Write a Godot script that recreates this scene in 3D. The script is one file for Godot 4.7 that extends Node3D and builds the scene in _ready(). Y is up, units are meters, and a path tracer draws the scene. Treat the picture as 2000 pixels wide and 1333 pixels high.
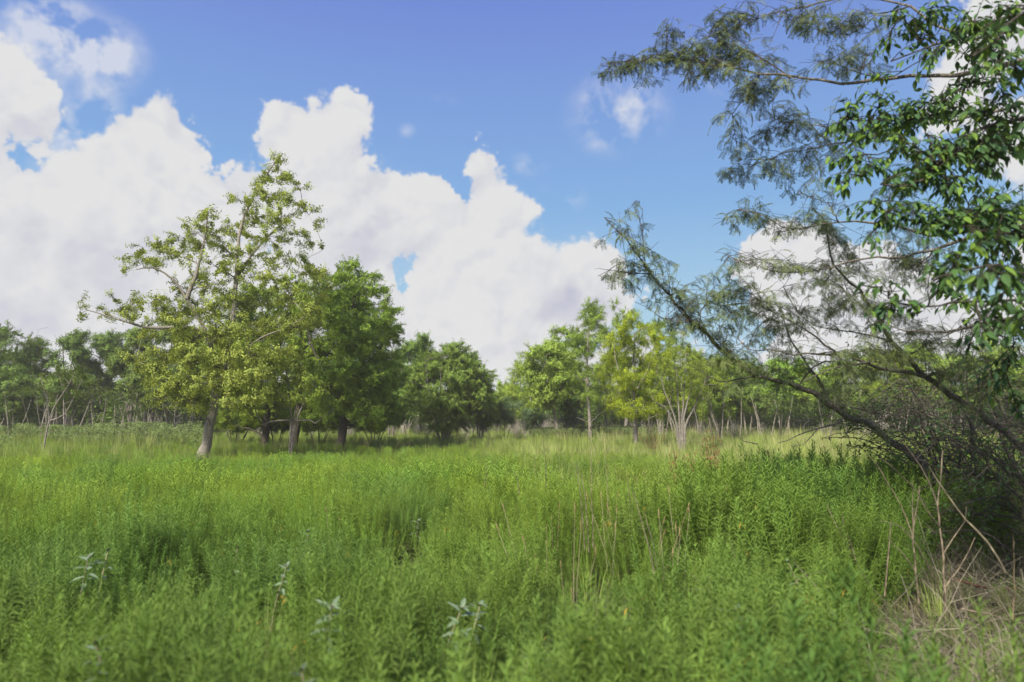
extends Node3D

const F := 1337.0        # focal length in the units of a 2000 wide frame
const HORIZON := 808.0
const EYE := Vector3(0, 1.55, 0)
const EXPOSURE := 1.9
var tilt := atan((HORIZON - 666.5) / F)
var used := {}
var M := {}              # materials
var sprigs := {}         # leaf sprig meshes by kind
var rough_noise := FastNoiseLite.new()
var zone_noise := FastNoiseLite.new()


func _ready():
	set_camera()
	set_sky()
	make_materials()
	make_sprigs()
	make_ground()
	make_woods()
	make_field_trees()
	make_thicket()
	make_meadow()
	make_small_plants()


# ------------------------------------------------------------------ camera, sky, sun

func set_camera():
	var cam := Camera3D.new()
	cam.name = "camera"
	cam.position = EYE
	cam.rotation.x = tilt
	cam.near = 0.05
	cam.far = 900.0
	var lens := CameraAttributesPhysical.new()
	lens.frustum_focal_length = 24.0
	lens.frustum_focus_distance = 11.0
	lens.exposure_aperture = 1.6
	cam.attributes = lens
	cam.fov = 2.0 * rad_to_deg(atan(666.5 / F))
	add_child(cam)


func ray(px: float, py: float) -> Vector3:
	var d := Vector3((px - 1000.0) / F, -(py - 666.5) / F, -1.0)
	return d.rotated(Vector3.RIGHT, tilt)


func at(px: float, py: float, depth: float) -> Vector3:
	var d := ray(px, py)
	return EYE + d * (depth / -d.z)


func set_sky():
	var env := Environment.new()
	env.background_mode = Environment.BG_SKY
	env.tonemap_mode = Environment.TONE_MAPPER_LINEAR
	env.tonemap_exposure = EXPOSURE
	env.sdfgi_enabled = true
	env.ssao_enabled = true
	env.ssil_enabled = true
	env.fog_enabled = true
	env.fog_density = 0.0009
	env.fog_light_color = Color(0.93, 0.94, 0.94)
	env.background_energy_multiplier = 1.0 / EXPOSURE
	var mat := PanoramaSkyMaterial.new()
	mat.panorama = ImageTexture.create_from_image(sky_image())
	var sky := Sky.new()
	sky.sky_material = mat
	env.sky = sky
	var we := WorldEnvironment.new()
	we.name = "sky_and_air"
	we.environment = env
	add_child(we)
	var sun := DirectionalLight3D.new()
	sun.name = "sun"
	sun.light_color = Color(1.0, 0.95, 0.86)
	sun.light_energy = 1.6
	sun.light_angular_distance = 6.0
	sun.shadow_enabled = true
	sun.look_at_from_position(Vector3(-0.55, 1.0, 0.85) * 50.0, Vector3.ZERO)
	add_child(sun)


func angles(px: float, py: float) -> Vector2:
	var d := ray(px, py).normalized()
	return Vector2(rad_to_deg(atan2(d.x, -d.z)), rad_to_deg(asin(d.y)))


# clouds: soft lumps laid out over the sky in degrees, broken up by noise
const GW := 1440
const GH := 360
var lump := PackedFloat32Array()
var wisp := PackedFloat32Array()
var grey := PackedFloat32Array()


func splat(grid: PackedFloat32Array, c: Vector2, r: Vector2, k: float) -> void:
	var x0 := int(floor((c.x - r.x + 180.0) * 4.0))
	var x1 := int(ceil((c.x + r.x + 180.0) * 4.0))
	var y0 := maxi(0, int(floor((c.y - r.y) * 4.0)))
	var y1 := mini(GH - 1, int(ceil((c.y + r.y) * 4.0)))
	for y in range(y0, y1 + 1):
		for x in range(x0, x1 + 1):
			var dx := (x / 4.0 - 180.0 - c.x) / r.x
			var dy := (y / 4.0 - c.y) / r.y
			var q := 1.0 - dx * dx - dy * dy
			if q > 0.0:
				grid[y * GW + posmod(x, GW)] += k * q * q


func splat_px(grid: PackedFloat32Array, px: float, py: float, rx: float, ry: float, k: float) -> void:
	var c := angles(px, py)
	var r := Vector2(absf(angles(px + rx, py).x - angles(px - rx, py).x) * 0.5, absf(angles(px, py + ry).y - angles(px, py - ry).y) * 0.5)
	splat(grid, c, r, k)


func sample(grid: PackedFloat32Array, az: float, el: float) -> float:
	var fx := (az + 180.0) * 4.0
	var fy := clampf(el * 4.0, 0.0, GH - 1.001)
	var ix := int(floor(fx))
	var iy := int(fy)
	var tx := fx - ix
	var ty := fy - iy
	var a := posmod(ix, GW)
	var b := posmod(ix + 1, GW)
	var r0 := iy * GW
	var r1 := r0 + GW
	return lerpf(lerpf(grid[r0 + a], grid[r0 + b], tx), lerpf(grid[r1 + a], grid[r1 + b], tx), ty)


var puff := FastNoiseLite.new()
var curl := FastNoiseLite.new()
var streak := FastNoiseLite.new()
var fine := FastNoiseLite.new()


func lin(r: float, g: float, b: float) -> Color:
	return Color(r / 255.0, g / 255.0, b / 255.0).srgb_to_linear()


func sky_color(az: float, el: float) -> Color:
	var ce := cos(deg_to_rad(el))
	var d := Vector3(sin(deg_to_rad(az)) * ce, sin(deg_to_rad(el)), -cos(deg_to_rad(az)) * ce)
	var e := maxf(el, 0.0)
	# clear air
	var c: Color
	if e < 8.0:
		c = lin(190, 214, 232).lerp(lin(168, 206, 230), e / 8.0)
	elif e < 17.0:
		c = lin(168, 206, 230).lerp(lin(134, 178, 226), (e - 8.0) / 9.0)
	elif e < 34.0:
		c = lin(134, 178, 226).lerp(lin(112, 136, 213), (e - 17.0) / 17.0)
	else:
		c = lin(112, 136, 213).lerp(lin(86, 106, 190), clampf((e - 34.0) / 50.0, 0, 1))
	# thin wisps
	var w := sample(wisp, az, el)
	if w > 0.003:
		var n := streak.get_noise_3dv(d + Vector3(curl.get_noise_3dv(d), curl.get_noise_3dv(d + Vector3(5, 0, 0)), 0) * 0.035)
		var a := clampf(w * 1.5 * clampf(0.40 + n * 1.5, 0.0, 1.2), 0.0, 0.85)
		c = c.lerp(lin(216, 220, 232), a)
	# heaped clouds
	var warp := Vector3(curl.get_noise_3dv(d), curl.get_noise_3dv(d + Vector3(7, 0, 0)), curl.get_noise_3dv(d + Vector3(0, 7, 0))) * 0.035
	var waz := az + warp.x * 57.0
	var wel := el + warp.y * 57.0
	var b := sample(lump, waz, wel)
	if b > 0.02:
		var q := d + warp * 0.4
		var n1 := puff.get_noise_3dv(q)
		var n2 := fine.get_noise_3dv(d + warp * 0.2)
		# rounded heads: the ridges of the noise are turned outwards; some rims are crisp, some fray out
		var den := b - 0.36 + (absf(n1) * 0.72 - 0.13) + (absf(n2) * 0.62 - 0.11) + n2 * 0.08
		var fray := clampf(0.5 + curl.get_noise_3dv(d * 0.7 + Vector3(0, 3, 0)) * 1.6, 0.0, 1.0)
		var a := smoothstep(-0.02 - 0.13 * fray, 0.09 + 0.17 * fray, den)
		if a > 0.0:
			var g := sample(grey, waz, wel)
			var up := sample(lump, waz - 1.2, wel + 2.2)
			var under := clampf((up - b) * 0.6, 0.0, 0.6)
			# billows: light comes from above, over the viewer's left shoulder
			var off := d + warp * 0.4 + Vector3(-0.012, 0.022, 0.0)
			var billow := clampf((absf(puff.get_noise_3dv(off)) - absf(n1)) * 2.2, -0.35, 0.55) + clampf((fine.get_noise_3dv(d + warp * 0.2 + Vector3(-0.004, 0.008, 0.0)) - n2) * 0.8, -0.2, 0.3)
			var sh := clampf(g * (0.85 + n1 * 1.3) + under * 0.4 + billow * 0.30, 0.0, 1.0)
			var cc := lin(227, 227, 228).lerp(lin(186, 189, 208), sh)
			c = c.lerp(cc, a)
	if e < 5.0:
		c = c.lerp(lin(214, 219, 226), 0.55 * (1.0 - e / 5.0))
	return c


func sky_block(x0: int, y0: int, w: int, h: int, width: int) -> Image:
	var height := width / 2
	var data := PackedFloat32Array()
	data.resize(w * h * 4)
	var i := 0
	var low := Color(0.30, 0.33, 0.28)
	for y in range(y0, y0 + h):
		var el := 90.0 - (y + 0.5) / height * 180.0
		for x in range(x0, x0 + w):
			var c := low
			if el > -1.5:
				c = sky_color(wrapf((x + 0.5) / width * 360.0, -180.0, 180.0), el)   # the middle of the view is at the picture's edge
			data[i] = c.r
			data[i + 1] = c.g
			data[i + 2] = c.b
			data[i + 3] = 1.0
			i += 4
	return Image.create_from_data(w, h, false, Image.FORMAT_RGBAF, data.to_byte_array())


func sky_image() -> Image:
	for g in [puff, curl, streak, fine]:
		g.noise_type = FastNoiseLite.TYPE_SIMPLEX_SMOOTH
		g.fractal_type = FastNoiseLite.FRACTAL_FBM
	puff.seed = 11
	puff.frequency = 8.5
	puff.fractal_octaves = 4
	puff.fractal_gain = 0.48
	curl.seed = 5
	curl.frequency = 5.0
	curl.fractal_octaves = 3
	streak.seed = 9
	streak.frequency = 15.0
	streak.fractal_octaves = 5
	streak.fractal_gain = 0.6
	fine.seed = 21
	fine.frequency = 26.0
	fine.fractal_octaves = 5
	fine.fractal_gain = 0.62
	for k in 3:
		var g := PackedFloat32Array()
		g.resize(GW * GH)
		if k == 0: lump = g
		elif k == 1: wisp = g
		else: grey = g
	# the bank in view: x, y, half width, half height, strength
	for s in [
		[40, 190, 95, 150, 1.1], [-40, 120, 110, 130, 0.8], [-60, 330, 120, 120, 1.0],
		[300, 250, 70, 90, 0.72], [375, 260, 65, 65, 0.6], [240, 260, 80, 70, 0.5], [330, 300, 130, 90, 0.6], [180, 330, 130, 110, 0.9], [300, 350, 150, 130, 0.9], [100, 420, 190, 130, 1.0], [330, 480, 260, 160, 1.0],
		[515, 230, 75, 80, 0.95], [560, 240, 75, 80, 0.7], [600, 190, 22, 30, 0.42], [665, 215, 70, 85, 1.0], [640, 300, 130, 120, 1.0], [530, 370, 190, 130, 1.0], [640, 450, 180, 160, 0.9],
		[740, 400, 120, 120, 0.75], [830, 430, 110, 110, 0.8], [850, 350, 40, 50, 0.5], [800, 400, 90, 60, 0.35], [950, 320, 90, 70, 0.62], [900, 470, 150, 140, 0.9], [1000, 420, 105, 110, 1.0], [960, 380, 70, 60, 0.5], [1040, 410, 50, 45, 0.5],
		[930, 560, 150, 120, 0.95], [1010, 520, 70, 90, 0.75], [1130, 530, 100, 90, 1.05], [1150, 590, 130, 90, 0.8], [1060, 620, 160, 80, 0.9],
		[880, 640, 160, 110, 0.95], [760, 620, 110, 90, 0.85], [780, 720, 180, 80, 0.9], [1000, 720, 240, 60, 0.7],
		[100, 560, 200, 120, 0.9], [-40, 560, 160, 140, 0.9], [250, 640, 250, 110, 0.85], [60, 690, 200, 90, 0.85], [520, 600, 250, 150, 0.9], [700, 530, 110, 80, 0.62], [770, 560, 90, 70, 0.4], [20, 420, 120, 90, 0.7],
		[1560, 470, 110, 95, 1.05], [1500, 520, 110, 80, 0.7], [1600, 560, 190, 130, 1.0], [1740, 540, 150, 110, 0.9], [1640, 660, 260, 110, 0.9], [1850, 620, 220, 130, 0.9],
		[1890, 150, 170, 150, 0.95], [1970, 60, 140, 110, 0.9], [2000, 280, 170, 140, 0.8], [1830, 240, 100, 80, 0.5], [2050, 480, 160, 150, 0.8], [1200, 690, 240, 60, 0.55], [930, 720, 200, 80, 0.8], [560, 720, 400, 110, 0.8], [100, 740, 320, 100, 0.8], [850, 690, 260, 110, 0.7], [960, 620, 90, 60, 0.4], [1700, 720, 420, 80, 0.7], [1230, 740, 260, 60, 0.6]]:
		splat_px(lump, s[0], s[1], s[2], s[3], s[4])
	for s in [[120, 90, 190, 130, 0.6], [230, 110, 90, 90, 0.5], [140, 290, 150, 110, 0.45], [1240, 190, 60, 60, 0.2], [120, 70, 150, 90, 0.55], [200, 95, 80, 70, 0.5], [70, 20, 130, 70, 0.45], [200, 200, 60, 80, 0.4], [1205, 225, 130, 100, 0.52], [1190, 255, 80, 50, 0.3], [1410, 170, 40, 30, 0.3], [795, 255, 24, 18, 0.38], [1160, 180, 40, 40, 0.25],
		[150, 240, 120, 90, 0.42], [690, 470, 260, 200, 0.25], [865, 195, 35, 14, 0.16], [1100, 390, 60, 40, 0.35], [1030, 320, 50, 30, 0.4]]:
		splat_px(wisp, s[0], s[1], s[2], s[3], s[4])
	for s in [[1080, 605, 170, 55, 0.75], [740, 430, 110, 110, 0.5], [180, 470, 320, 70, 0.35], [60, 620, 260, 80, 0.45], [260, 560, 250, 90, 0.35], [720, 520, 90, 90, 0.4], [890, 340, 90, 70, 0.4], [960, 300, 70, 40, 0.4], [300, 300, 60, 60, 0.2], [1750, 620, 200, 60, 0.35], [450, 380, 90, 50, 0.25], [340, 235, 40, 40, 0.3], [240, 270, 50, 60, 0.3], [20, 270, 60, 90, 0.3]]:
		splat_px(grey, s[0], s[1], s[2], s[3], s[4])
	# the same fair-weather heaps all round
	var r := RandomNumberGenerator.new()
	r.seed = 77
	for k in 46:
		var az := r.randf_range(46.0, 314.0)
		var el := 6.0 + 60.0 * pow(r.randf(), 1.7)
		if az > 180.0: az -= 360.0
		var s := r.randf_range(6.0, 12.0)
		for j in 6:
			var o := Vector2(r.randf_range(-1.3, 1.3) * s / cos(deg_to_rad(el)), r.randf_range(-0.35, 0.55) * s)
			splat(lump, Vector2(az, el) + o, Vector2(r.randf_range(0.6, 1.1) * s / cos(deg_to_rad(el)), r.randf_range(0.5, 0.9) * s), r.randf_range(0.5, 0.9))
		splat(grey, Vector2(az, el - s * 0.3), Vector2(s * 1.6, s * 0.6), 0.3)
	var im := sky_block(0, 0, 1024, 512, 1024)
	im.resize(4096, 2048, Image.INTERPOLATE_BILINEAR)
	var x0 := -int(43.0 / 360.0 * 4096)
	var y0 := int((90.0 - 37.0) / 180.0 * 2048)
	var w := int(86.0 / 360.0 * 4096)
	var h := int(38.5 / 180.0 * 2048)
	var block := sky_block(x0, y0, w, h, 4096)
	im.blit_rect(block, Rect2i(-x0, 0, w + x0, h), Vector2i(0, y0))
	im.blit_rect(block, Rect2i(0, 0, -x0, h), Vector2i(4096 + x0, y0))
	return im


# ------------------------------------------------------------------ tools

class Buf:
	var v := PackedVector3Array()
	var n := PackedVector3Array()
	var c := PackedColorArray()
	var i := PackedInt32Array()

	func tube(pts: PackedVector3Array, rad: PackedFloat32Array, sides: int, col := Color.WHITE) -> void:
		var count := pts.size()
		if count < 2:
			return
		var t0 := (pts[1] - pts[0]).normalized()
		var side := t0.cross(Vector3(0.31, 0.17, 0.93)).normalized()
		var first := v.size()
		for k in count:
			var t := (pts[mini(k + 1, count - 1)] - pts[maxi(k - 1, 0)]).normalized()
			side = (side - t * side.dot(t)).normalized()
			var other := t.cross(side)
			for s in sides:
				var a := TAU * s / sides
				var d := side * cos(a) + other * sin(a)
				v.append(pts[k] + d * rad[k])
				n.append(d)
				c.append(col)
		for k in count - 1:
			for s in sides:
				var a := first + k * sides + s
				var b := first + k * sides + (s + 1) % sides
				for x in [a, a + sides, b, b, a + sides, b + sides]:
					i.append(x)

	# a leaf from base to tip, folded along its midrib and bent down by droop
	func leaf(base: Vector3, dir: Vector3, up: Vector3, length: float, width: float, droop: float, fold: float, steps: int, col: Color, curve := 0.9) -> void:
		var side := dir.cross(up).normalized()
		var nor := side.cross(dir).normalized()
		var mids := PackedVector3Array()
		var first := v.size()
		for k in steps + 1:
			var t := float(k) / steps
			var p := base + dir * length * t - nor * droop * length * t * t
			var w := width * 0.5 * sin(PI * pow(t, curve)) if k < steps and k > 0 else 0.0
			v.append(p - side * w + nor * w * fold)
			v.append(p)
			v.append(p + side * w + nor * w * fold)
			for x in 3:
				n.append(nor)
				c.append(col)
		for k in steps:
			var a := first + k * 3
			if k == 0:
				i.append_array([a + 1, a + 3, a + 4, a + 1, a + 4, a + 5])
			elif k == steps - 1:
				i.append_array([a, a + 4, a + 1, a + 1, a + 4, a + 2])
			else:
				i.append_array([a, a + 3, a + 1, a + 1, a + 3, a + 4, a + 1, a + 4, a + 2, a + 2, a + 4, a + 5])

	func blade(base: Vector3, dir: Vector3, side: Vector3, length: float, width: float, bend: Vector3, steps: int, col: Color) -> void:
		var first := v.size()
		for k in steps + 1:
			var t := float(k) / steps
			var p := base + dir * length * t + bend * length * t * t
			var w := width * 0.5 * (1.0 - 0.92 * t * t)
			v.append(p - side * w)
			v.append(p + side * w)
			for x in 2:
				n.append(Vector3.UP)
				c.append(col)
		for k in steps:
			var a := first + k * 2
			i.append_array([a, a + 2, a + 1, a + 1, a + 2, a + 3])

	func mesh(mat: Material, smooth := true) -> ArrayMesh:
		var arr := []
		arr.resize(Mesh.ARRAY_MAX)
		arr[Mesh.ARRAY_VERTEX] = v
		if smooth:
			arr[Mesh.ARRAY_NORMAL] = n
		arr[Mesh.ARRAY_COLOR] = c
		arr[Mesh.ARRAY_INDEX] = i
		var m := ArrayMesh.new()
		m.add_surface_from_arrays(Mesh.PRIMITIVE_TRIANGLES, arr)
		m.surface_set_material(0, mat)
		return m


func numbered(called: String) -> String:
	var k: int = used.get(called, 0)
	used[called] = k + 1
	return called if k == 0 else "%s_%03d" % [called, k]


func tag(o: Node3D, label: String, category := "", group := "", kind := "") -> Node3D:
	if label: o.set_meta("label", label)
	if category: o.set_meta("category", category)
	if group: o.set_meta("group", group)
	if kind: o.set_meta("kind", kind)
	return o


func thing(called: String, label: String, category: String, where: Vector3, group := "") -> Node3D:
	var o := Node3D.new()
	o.name = numbered(called)
	o.position = where
	add_child(o, true)
	return tag(o, label, category, group)


func part(called: String, mesh: Mesh, parent: Node3D) -> MeshInstance3D:
	var o := MeshInstance3D.new()
	o.name = called
	o.mesh = mesh
	parent.add_child(o, true)
	return o


func top(called: String, mesh: Mesh, where: Vector3) -> MeshInstance3D:
	var o := MeshInstance3D.new()
	o.name = numbered(called)
	o.mesh = mesh
	o.position = where
	add_child(o, true)
	return o


func scatter(called: String, mesh: Mesh, places: Array[Transform3D], tints: PackedColorArray, parent: Node3D) -> MultiMeshInstance3D:
	var mm := MultiMesh.new()
	mm.transform_format = MultiMesh.TRANSFORM_3D
	mm.use_colors = true
	mm.mesh = mesh
	mm.instance_count = places.size()
	for k in places.size():
		mm.set_instance_transform(k, places[k])
		mm.set_instance_color(k, tints[k])
	var o := MultiMeshInstance3D.new()
	o.name = called
	o.multimesh = mm
	parent.add_child(o, true)
	return o


func rng(s: int) -> RandomNumberGenerator:
	var r := RandomNumberGenerator.new()
	r.seed = s
	return r


func ball(r: RandomNumberGenerator) -> Vector3:
	for k in 20:
		var p := Vector3(r.randf_range(-1, 1), r.randf_range(-1, 1), r.randf_range(-1, 1))
		if p.length_squared() <= 1.0:
			return p
	return Vector3.ZERO


func facing(dir: Vector3, roll: float, size: float) -> Basis:
	var y := dir.normalized()
	var x := y.cross(Vector3(0.3, 0.1, 0.95)).normalized()
	var z := x.cross(y)
	return Basis(x, y, z) * Basis(Vector3.UP, roll) * Basis.from_scale(Vector3.ONE * size)


func smooth_line(pts: Array, step: float) -> PackedVector3Array:
	var out := PackedVector3Array()
	for k in pts.size() - 1:
		var a: Vector3 = pts[maxi(k - 1, 0)]
		var b: Vector3 = pts[k]
		var c: Vector3 = pts[k + 1]
		var d: Vector3 = pts[mini(k + 2, pts.size() - 1)]
		var m := maxi(1, int(b.distance_to(c) / step))
		for j in m:
			out.append(b.cubic_interpolate(c, a, d, float(j) / m))
	out.append(pts[-1])
	return out


# ------------------------------------------------------------------ materials

func noise_tex(seed_: int, freq: float, octaves: int, dark: Color, light: Color, size := 512) -> NoiseTexture2D:
	var f := FastNoiseLite.new()
	f.seed = seed_
	f.frequency = freq
	f.fractal_octaves = octaves
	f.fractal_gain = 0.6
	var t := NoiseTexture2D.new()
	t.width = size
	t.height = size
	t.seamless = true
	t.noise = f
	var ramp := Gradient.new()
	ramp.set_color(0, dark)
	ramp.set_color(1, light)
	t.color_ramp = ramp
	return t


func leaf_material(rough: float, through: float) -> StandardMaterial3D:
	var m := StandardMaterial3D.new()
	m.albedo_color = Color.WHITE
	m.vertex_color_use_as_albedo = true
	m.roughness = rough
	m.metallic_specular = 0.35
	m.backlight_enabled = through > 0.0
	m.backlight = Color(through, through, through * 0.8)
	m.cull_mode = BaseMaterial3D.CULL_DISABLED
	return m


func make_materials():
	M.leaf = leaf_material(0.6, 0.85)
	M.herb = leaf_material(0.7, 0.85)
	M.dry = leaf_material(0.85, 0.3)
	M.tall_herb = leaf_material(0.7, 0.85)
	M.tall_herb.albedo_color = Color(0.095, 0.19, 0.042).linear_to_srgb()
	var b := StandardMaterial3D.new()
	b.vertex_color_use_as_albedo = true
	b.albedo_texture = noise_tex(3, 0.022, 6, Color(0.30, 0.29, 0.27), Color(1.0, 0.99, 0.97))
	b.uv1_triplanar = true
	b.uv1_scale = Vector3(1.9, 0.9, 1.9)
	b.roughness = 0.92
	b.heightmap_enabled = false
	M.bark = b
	var bb := b.duplicate()
	bb.heightmap_enabled = true
	bb.heightmap_texture = noise_tex(8, 0.05, 4, Color.BLACK, Color.WHITE)
	bb.heightmap_scale = 3.0
	bb.uv1_scale = Vector3(4.0, 1.6, 4.0)
	M.rough_bark = bb
	var g := StandardMaterial3D.new()
	g.albedo_texture = noise_tex(14, 0.02, 6, Color(0.20, 0.15, 0.10), Color(0.46, 0.39, 0.28), 1024)
	g.uv1_triplanar = true
	g.uv1_world_triplanar = true
	g.uv1_scale = Vector3(0.35, 0.35, 0.35)
	g.roughness = 1.0
	M.soil = g


# ------------------------------------------------------------------ leaf sprigs

func make_sprigs():
	var r := rng(101)
	# broad leaved twig end, about 0.32 m long, leaves alternate
	for kind in [["oak", 9, 0.105, 0.055, 0.32, 0.35], ["fine", 12, 0.075, 0.026, 0.30, 0.5], ["bush", 13, 0.07, 0.04, 0.26, 0.2], ["droop", 9, 0.10, 0.034, 0.3, 0.9]]:
		var b := Buf.new()
		var len_: float = kind[4]
		var stem := PackedVector3Array([Vector3.ZERO, Vector3(0.01, len_ * 0.5, 0.01), Vector3(0.0, len_, 0.0)])
		b.tube(stem, PackedFloat32Array([0.004, 0.003, 0.0015]), 3, Color(0.55, 0.5, 0.45))
		var count: int = kind[1]
		for k in count:
			var t := (k + 0.6) / count
			var a := k * 2.4 + r.randf_range(-0.4, 0.4)
			var out := Vector3(cos(a), r.randf_range(0.25, 0.9) - kind[5] * r.randf_range(0.3, 1.2), sin(a)).normalized()
			var tone := r.randf_range(0.75, 1.25)
			var ln: float = kind[2] * r.randf_range(0.7, 1.25)
			b.leaf(Vector3(0, len_ * t, 0), out, (Vector3.UP + ball(r) * 0.7).normalized(), ln, kind[3] * ln / kind[2], r.randf_range(0.1, 0.5), 0.35, 2, Color(tone * r.randf_range(0.9, 1.15), tone, tone * 0.9))
		sprigs[kind[0]] = b.mesh(M.leaf, false)


# ------------------------------------------------------------------ trees

# trunks: arrays of points (own axes) with a base and an end radius; lobes: [centre, radii, sprigs]
func grow(root: Node3D, trunks: Array, lobes: Array, o: Dictionary) -> void:
	var r := rng(o.get("seed", 1))
	var wood := Buf.new()
	var twigs := Buf.new()
	var bark: Color = o.get("bark", Color(0.30, 0.28, 0.25))
	var twig_bark: Color = o.get("twig_bark", bark * 0.85)
	var pos := PackedVector3Array()
	var rad := PackedFloat32Array()
	for t in trunks:
		var line := smooth_line(t[0], o.get("step", 0.25))
		var rr := PackedFloat32Array()
		for k in line.size():
			var f := float(k) / (line.size() - 1)
			var q := lerpf(t[1], t[2], pow(f, 0.8))
			if t.size() > 3 and f < 0.12:
				q *= 1.0 + t[3] * pow(1.0 - f / 0.12, 2.0)
			if k > 0 and k < line.size() - 1:
				line[k] += ball(r) * q * 0.35
			q *= r.randf_range(0.9, 1.12)
			rr.append(q)
			pos.append(line[k])
			rad.append(q)
		wood.tube(line, rr, 9 if t[1] > 0.07 else 6, bark if t[1] > 0.12 or trunks.size() < 5 else bark.lerp(twig_bark, 0.45))
	var places: Array[Transform3D] = []
	var tints := PackedColorArray()
	var tint_a: Color = o.tint
	var tint_b: Color = o.get("tint_b", o.tint)
	var droop: float = o.get("droop", 0.15)
	var size: float = o.get("size", 1.0)
	var per: int = o.get("per", 8)
	var twig_r: float = o.get("twig_r", 0.007)
	var order := range(lobes.size())
	order.sort_custom(func(a, b): return (lobes[a][0] - pos[0]).length() < (lobes[b][0] - pos[0]).length())
	for at_ in order:
		var lobe: Array = lobes[at_]
		var c: Vector3 = lobe[0]
		var ext: Vector3 = lobe[1]
		var count: int = lobe[2]
		var best := -1
		var least := 1e9
		for k in pos.size():
			var d: Vector3 = c - pos[k]
			var flat := Vector2(d.x, d.z).length()
			var cost := d.length() + maxf(0.0, flat * 0.35 - d.y) * 0.9 - rad[k] * 2.0
			if cost < least:
				least = cost
				best = k
		var p0 := pos[best]
		var span := p0.distance_to(c)
		var line := PackedVector3Array()
		if span > 0.08:
			var p1 := p0 + Vector3((c.x - p0.x) * 0.35, (c.y - p0.y) * 0.3 + span * 0.12, (c.z - p0.z) * 0.35)
			var p2 := p0.lerp(c, 0.7) + ball(r) * span * 0.14
			var m := clampi(int(span / 0.3), 3, 14)
			for k in m + 1:
				var f := float(k) / m
				var p := p0.bezier_interpolate(p1, p2, c, f)
				if k > 0:
					p += ball(r) * span * 0.022
				line.append(p)
			var r0 := minf(rad[best] * 0.8, 0.008 + span * 0.012 + ext.length() * 0.012)
			var rr := PackedFloat32Array()
			for k in m + 1:
				rr.append(lerpf(r0, maxf(r0 * 0.35, twig_r), float(k) / m))
				if k > 0:
					pos.append(line[k])
					rad.append(rr[k])
			wood.tube(line, rr, 6 if r0 > 0.04 else 5, bark)
		else:
			line.append(p0)
		var subs := maxi(1, int(round(float(count) / per)))
		if count == 0:
			continue
		for s in subs:
			var from := line[r.randi_range(line.size() / 2, line.size() - 1)]
			var q := ball(r)
			q = q.normalized() * pow(q.length(), 0.55)
			var to := c + q * ext
			var reach := from.distance_to(to)
			var mid := from.lerp(to, 0.5) + ball(r) * reach * 0.16 + Vector3(0, reach * 0.08, 0)
			var sub := PackedVector3Array()
			var sr := PackedFloat32Array()
			for k in 5:
				var f := k / 4.0
				sub.append(from.lerp(mid, f).lerp(mid.lerp(to, f), f))
				sr.append(lerpf(twig_r, twig_r * 0.35, f))
			twigs.tube(sub, sr, 3, twig_bark)
			for k in per:
				var f := 0.25 + 0.75 * (k + r.randf()) / per
				var p := from.lerp(mid, f).lerp(mid.lerp(to, f), f)
				var along := (to - from).normalized()
				var outward := (p - c) / ext
				var dir := (along * 0.6 + ball(r) * 0.8 + outward * 0.5 + Vector3(0, -droop, 0)).normalized()
				places.append(Transform3D(facing(dir, r.randf() * TAU, size * r.randf_range(0.75, 1.25)), p))
				var w := r.randf()
				var tone := r.randf_range(0.8, 1.2)
				tints.append(Color(lerpf(tint_a.r, tint_b.r, w) * tone, lerpf(tint_a.g, tint_b.g, w) * tone, lerpf(tint_a.b, tint_b.b, w) * tone))
	wood.v.append_array(PackedVector3Array())
	var base := wood.v.size()
	wood.v.append_array(twigs.v)
	wood.n.append_array(twigs.n)
	wood.c.append_array(twigs.c)
	for x in twigs.i:
		wood.i.append(x + base)
	part("trunk", wood.mesh(o.get("wood", M.bark)), root)
	if places.size():
		scatter("crown", sprigs[o.get("sprig", "oak")], places, tints, root).set_meta("kind", "stuff")


# lumps of foliage spread over an egg shaped crown
func egg(r: RandomNumberGenerator, c: Vector3, ext: Vector3, count: int, lump_: float, each: int) -> Array:
	var out := []
	for k in count:
		var y := -1.0 + 2.0 * (k + 0.5) / count
		var a := k * 2.4 + r.randf_range(-0.5, 0.5)
		var w := sqrt(maxf(0.0, 1.0 - y * y)) * sqrt(r.randf_range(0.25, 1.0))
		var s := lump_ * r.randf_range(0.7, 1.3)
		out.append([c + Vector3(cos(a) * w, y, sin(a) * w) * ext + ball(r) * lump_ * 0.4, Vector3(s, s * 0.75, s), int(each * s * s / (lump_ * lump_))])
	return out


func ground_y(x: float, z: float) -> float:
	return zone_noise.get_noise_2d(x * 1.3, z * 1.3) * 0.10 * clampf((absf(z) - 1.0) / 6.0, 0.0, 1.0)


func spot(px: float, depth: float) -> Vector3:
	var x := (px - 1000.0) / F * depth / cos(tilt)
	return Vector3(x, ground_y(x, -depth), -depth)


func make_ground():
	zone_noise.seed = 4
	zone_noise.frequency = 0.09
	zone_noise.fractal_octaves = 3
	rough_noise.seed = 6
	rough_noise.frequency = 0.9
	var b := Buf.new()
	var xs := PackedFloat32Array()
	var zs := PackedFloat32Array()
	for k in 121:
		var t := (k - 60) / 60.0
		xs.append(t * 22.0 + signf(t) * pow(absf(t), 5.0) * 440.0)
		zs.append(t * 26.0 + signf(t) * pow(absf(t), 5.0) * 440.0 - 12.0)
	for z in zs:
		for x in xs:
			b.v.append(Vector3(x, ground_y(x, z) + rough_noise.get_noise_2d(x, z) * 0.02 - 0.02, z))
			b.c.append(Color.WHITE)
	for j in 120:
		for k in 120:
			var a := j * 121 + k
			b.i.append_array([a, a + 1, a + 121, a + 1, a + 122, a + 121])
	for k in b.v.size():
		b.n.append(Vector3.UP)
	var g := part("ground", b.mesh(M.soil), self)
	g.set_meta("kind", "structure")


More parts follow.
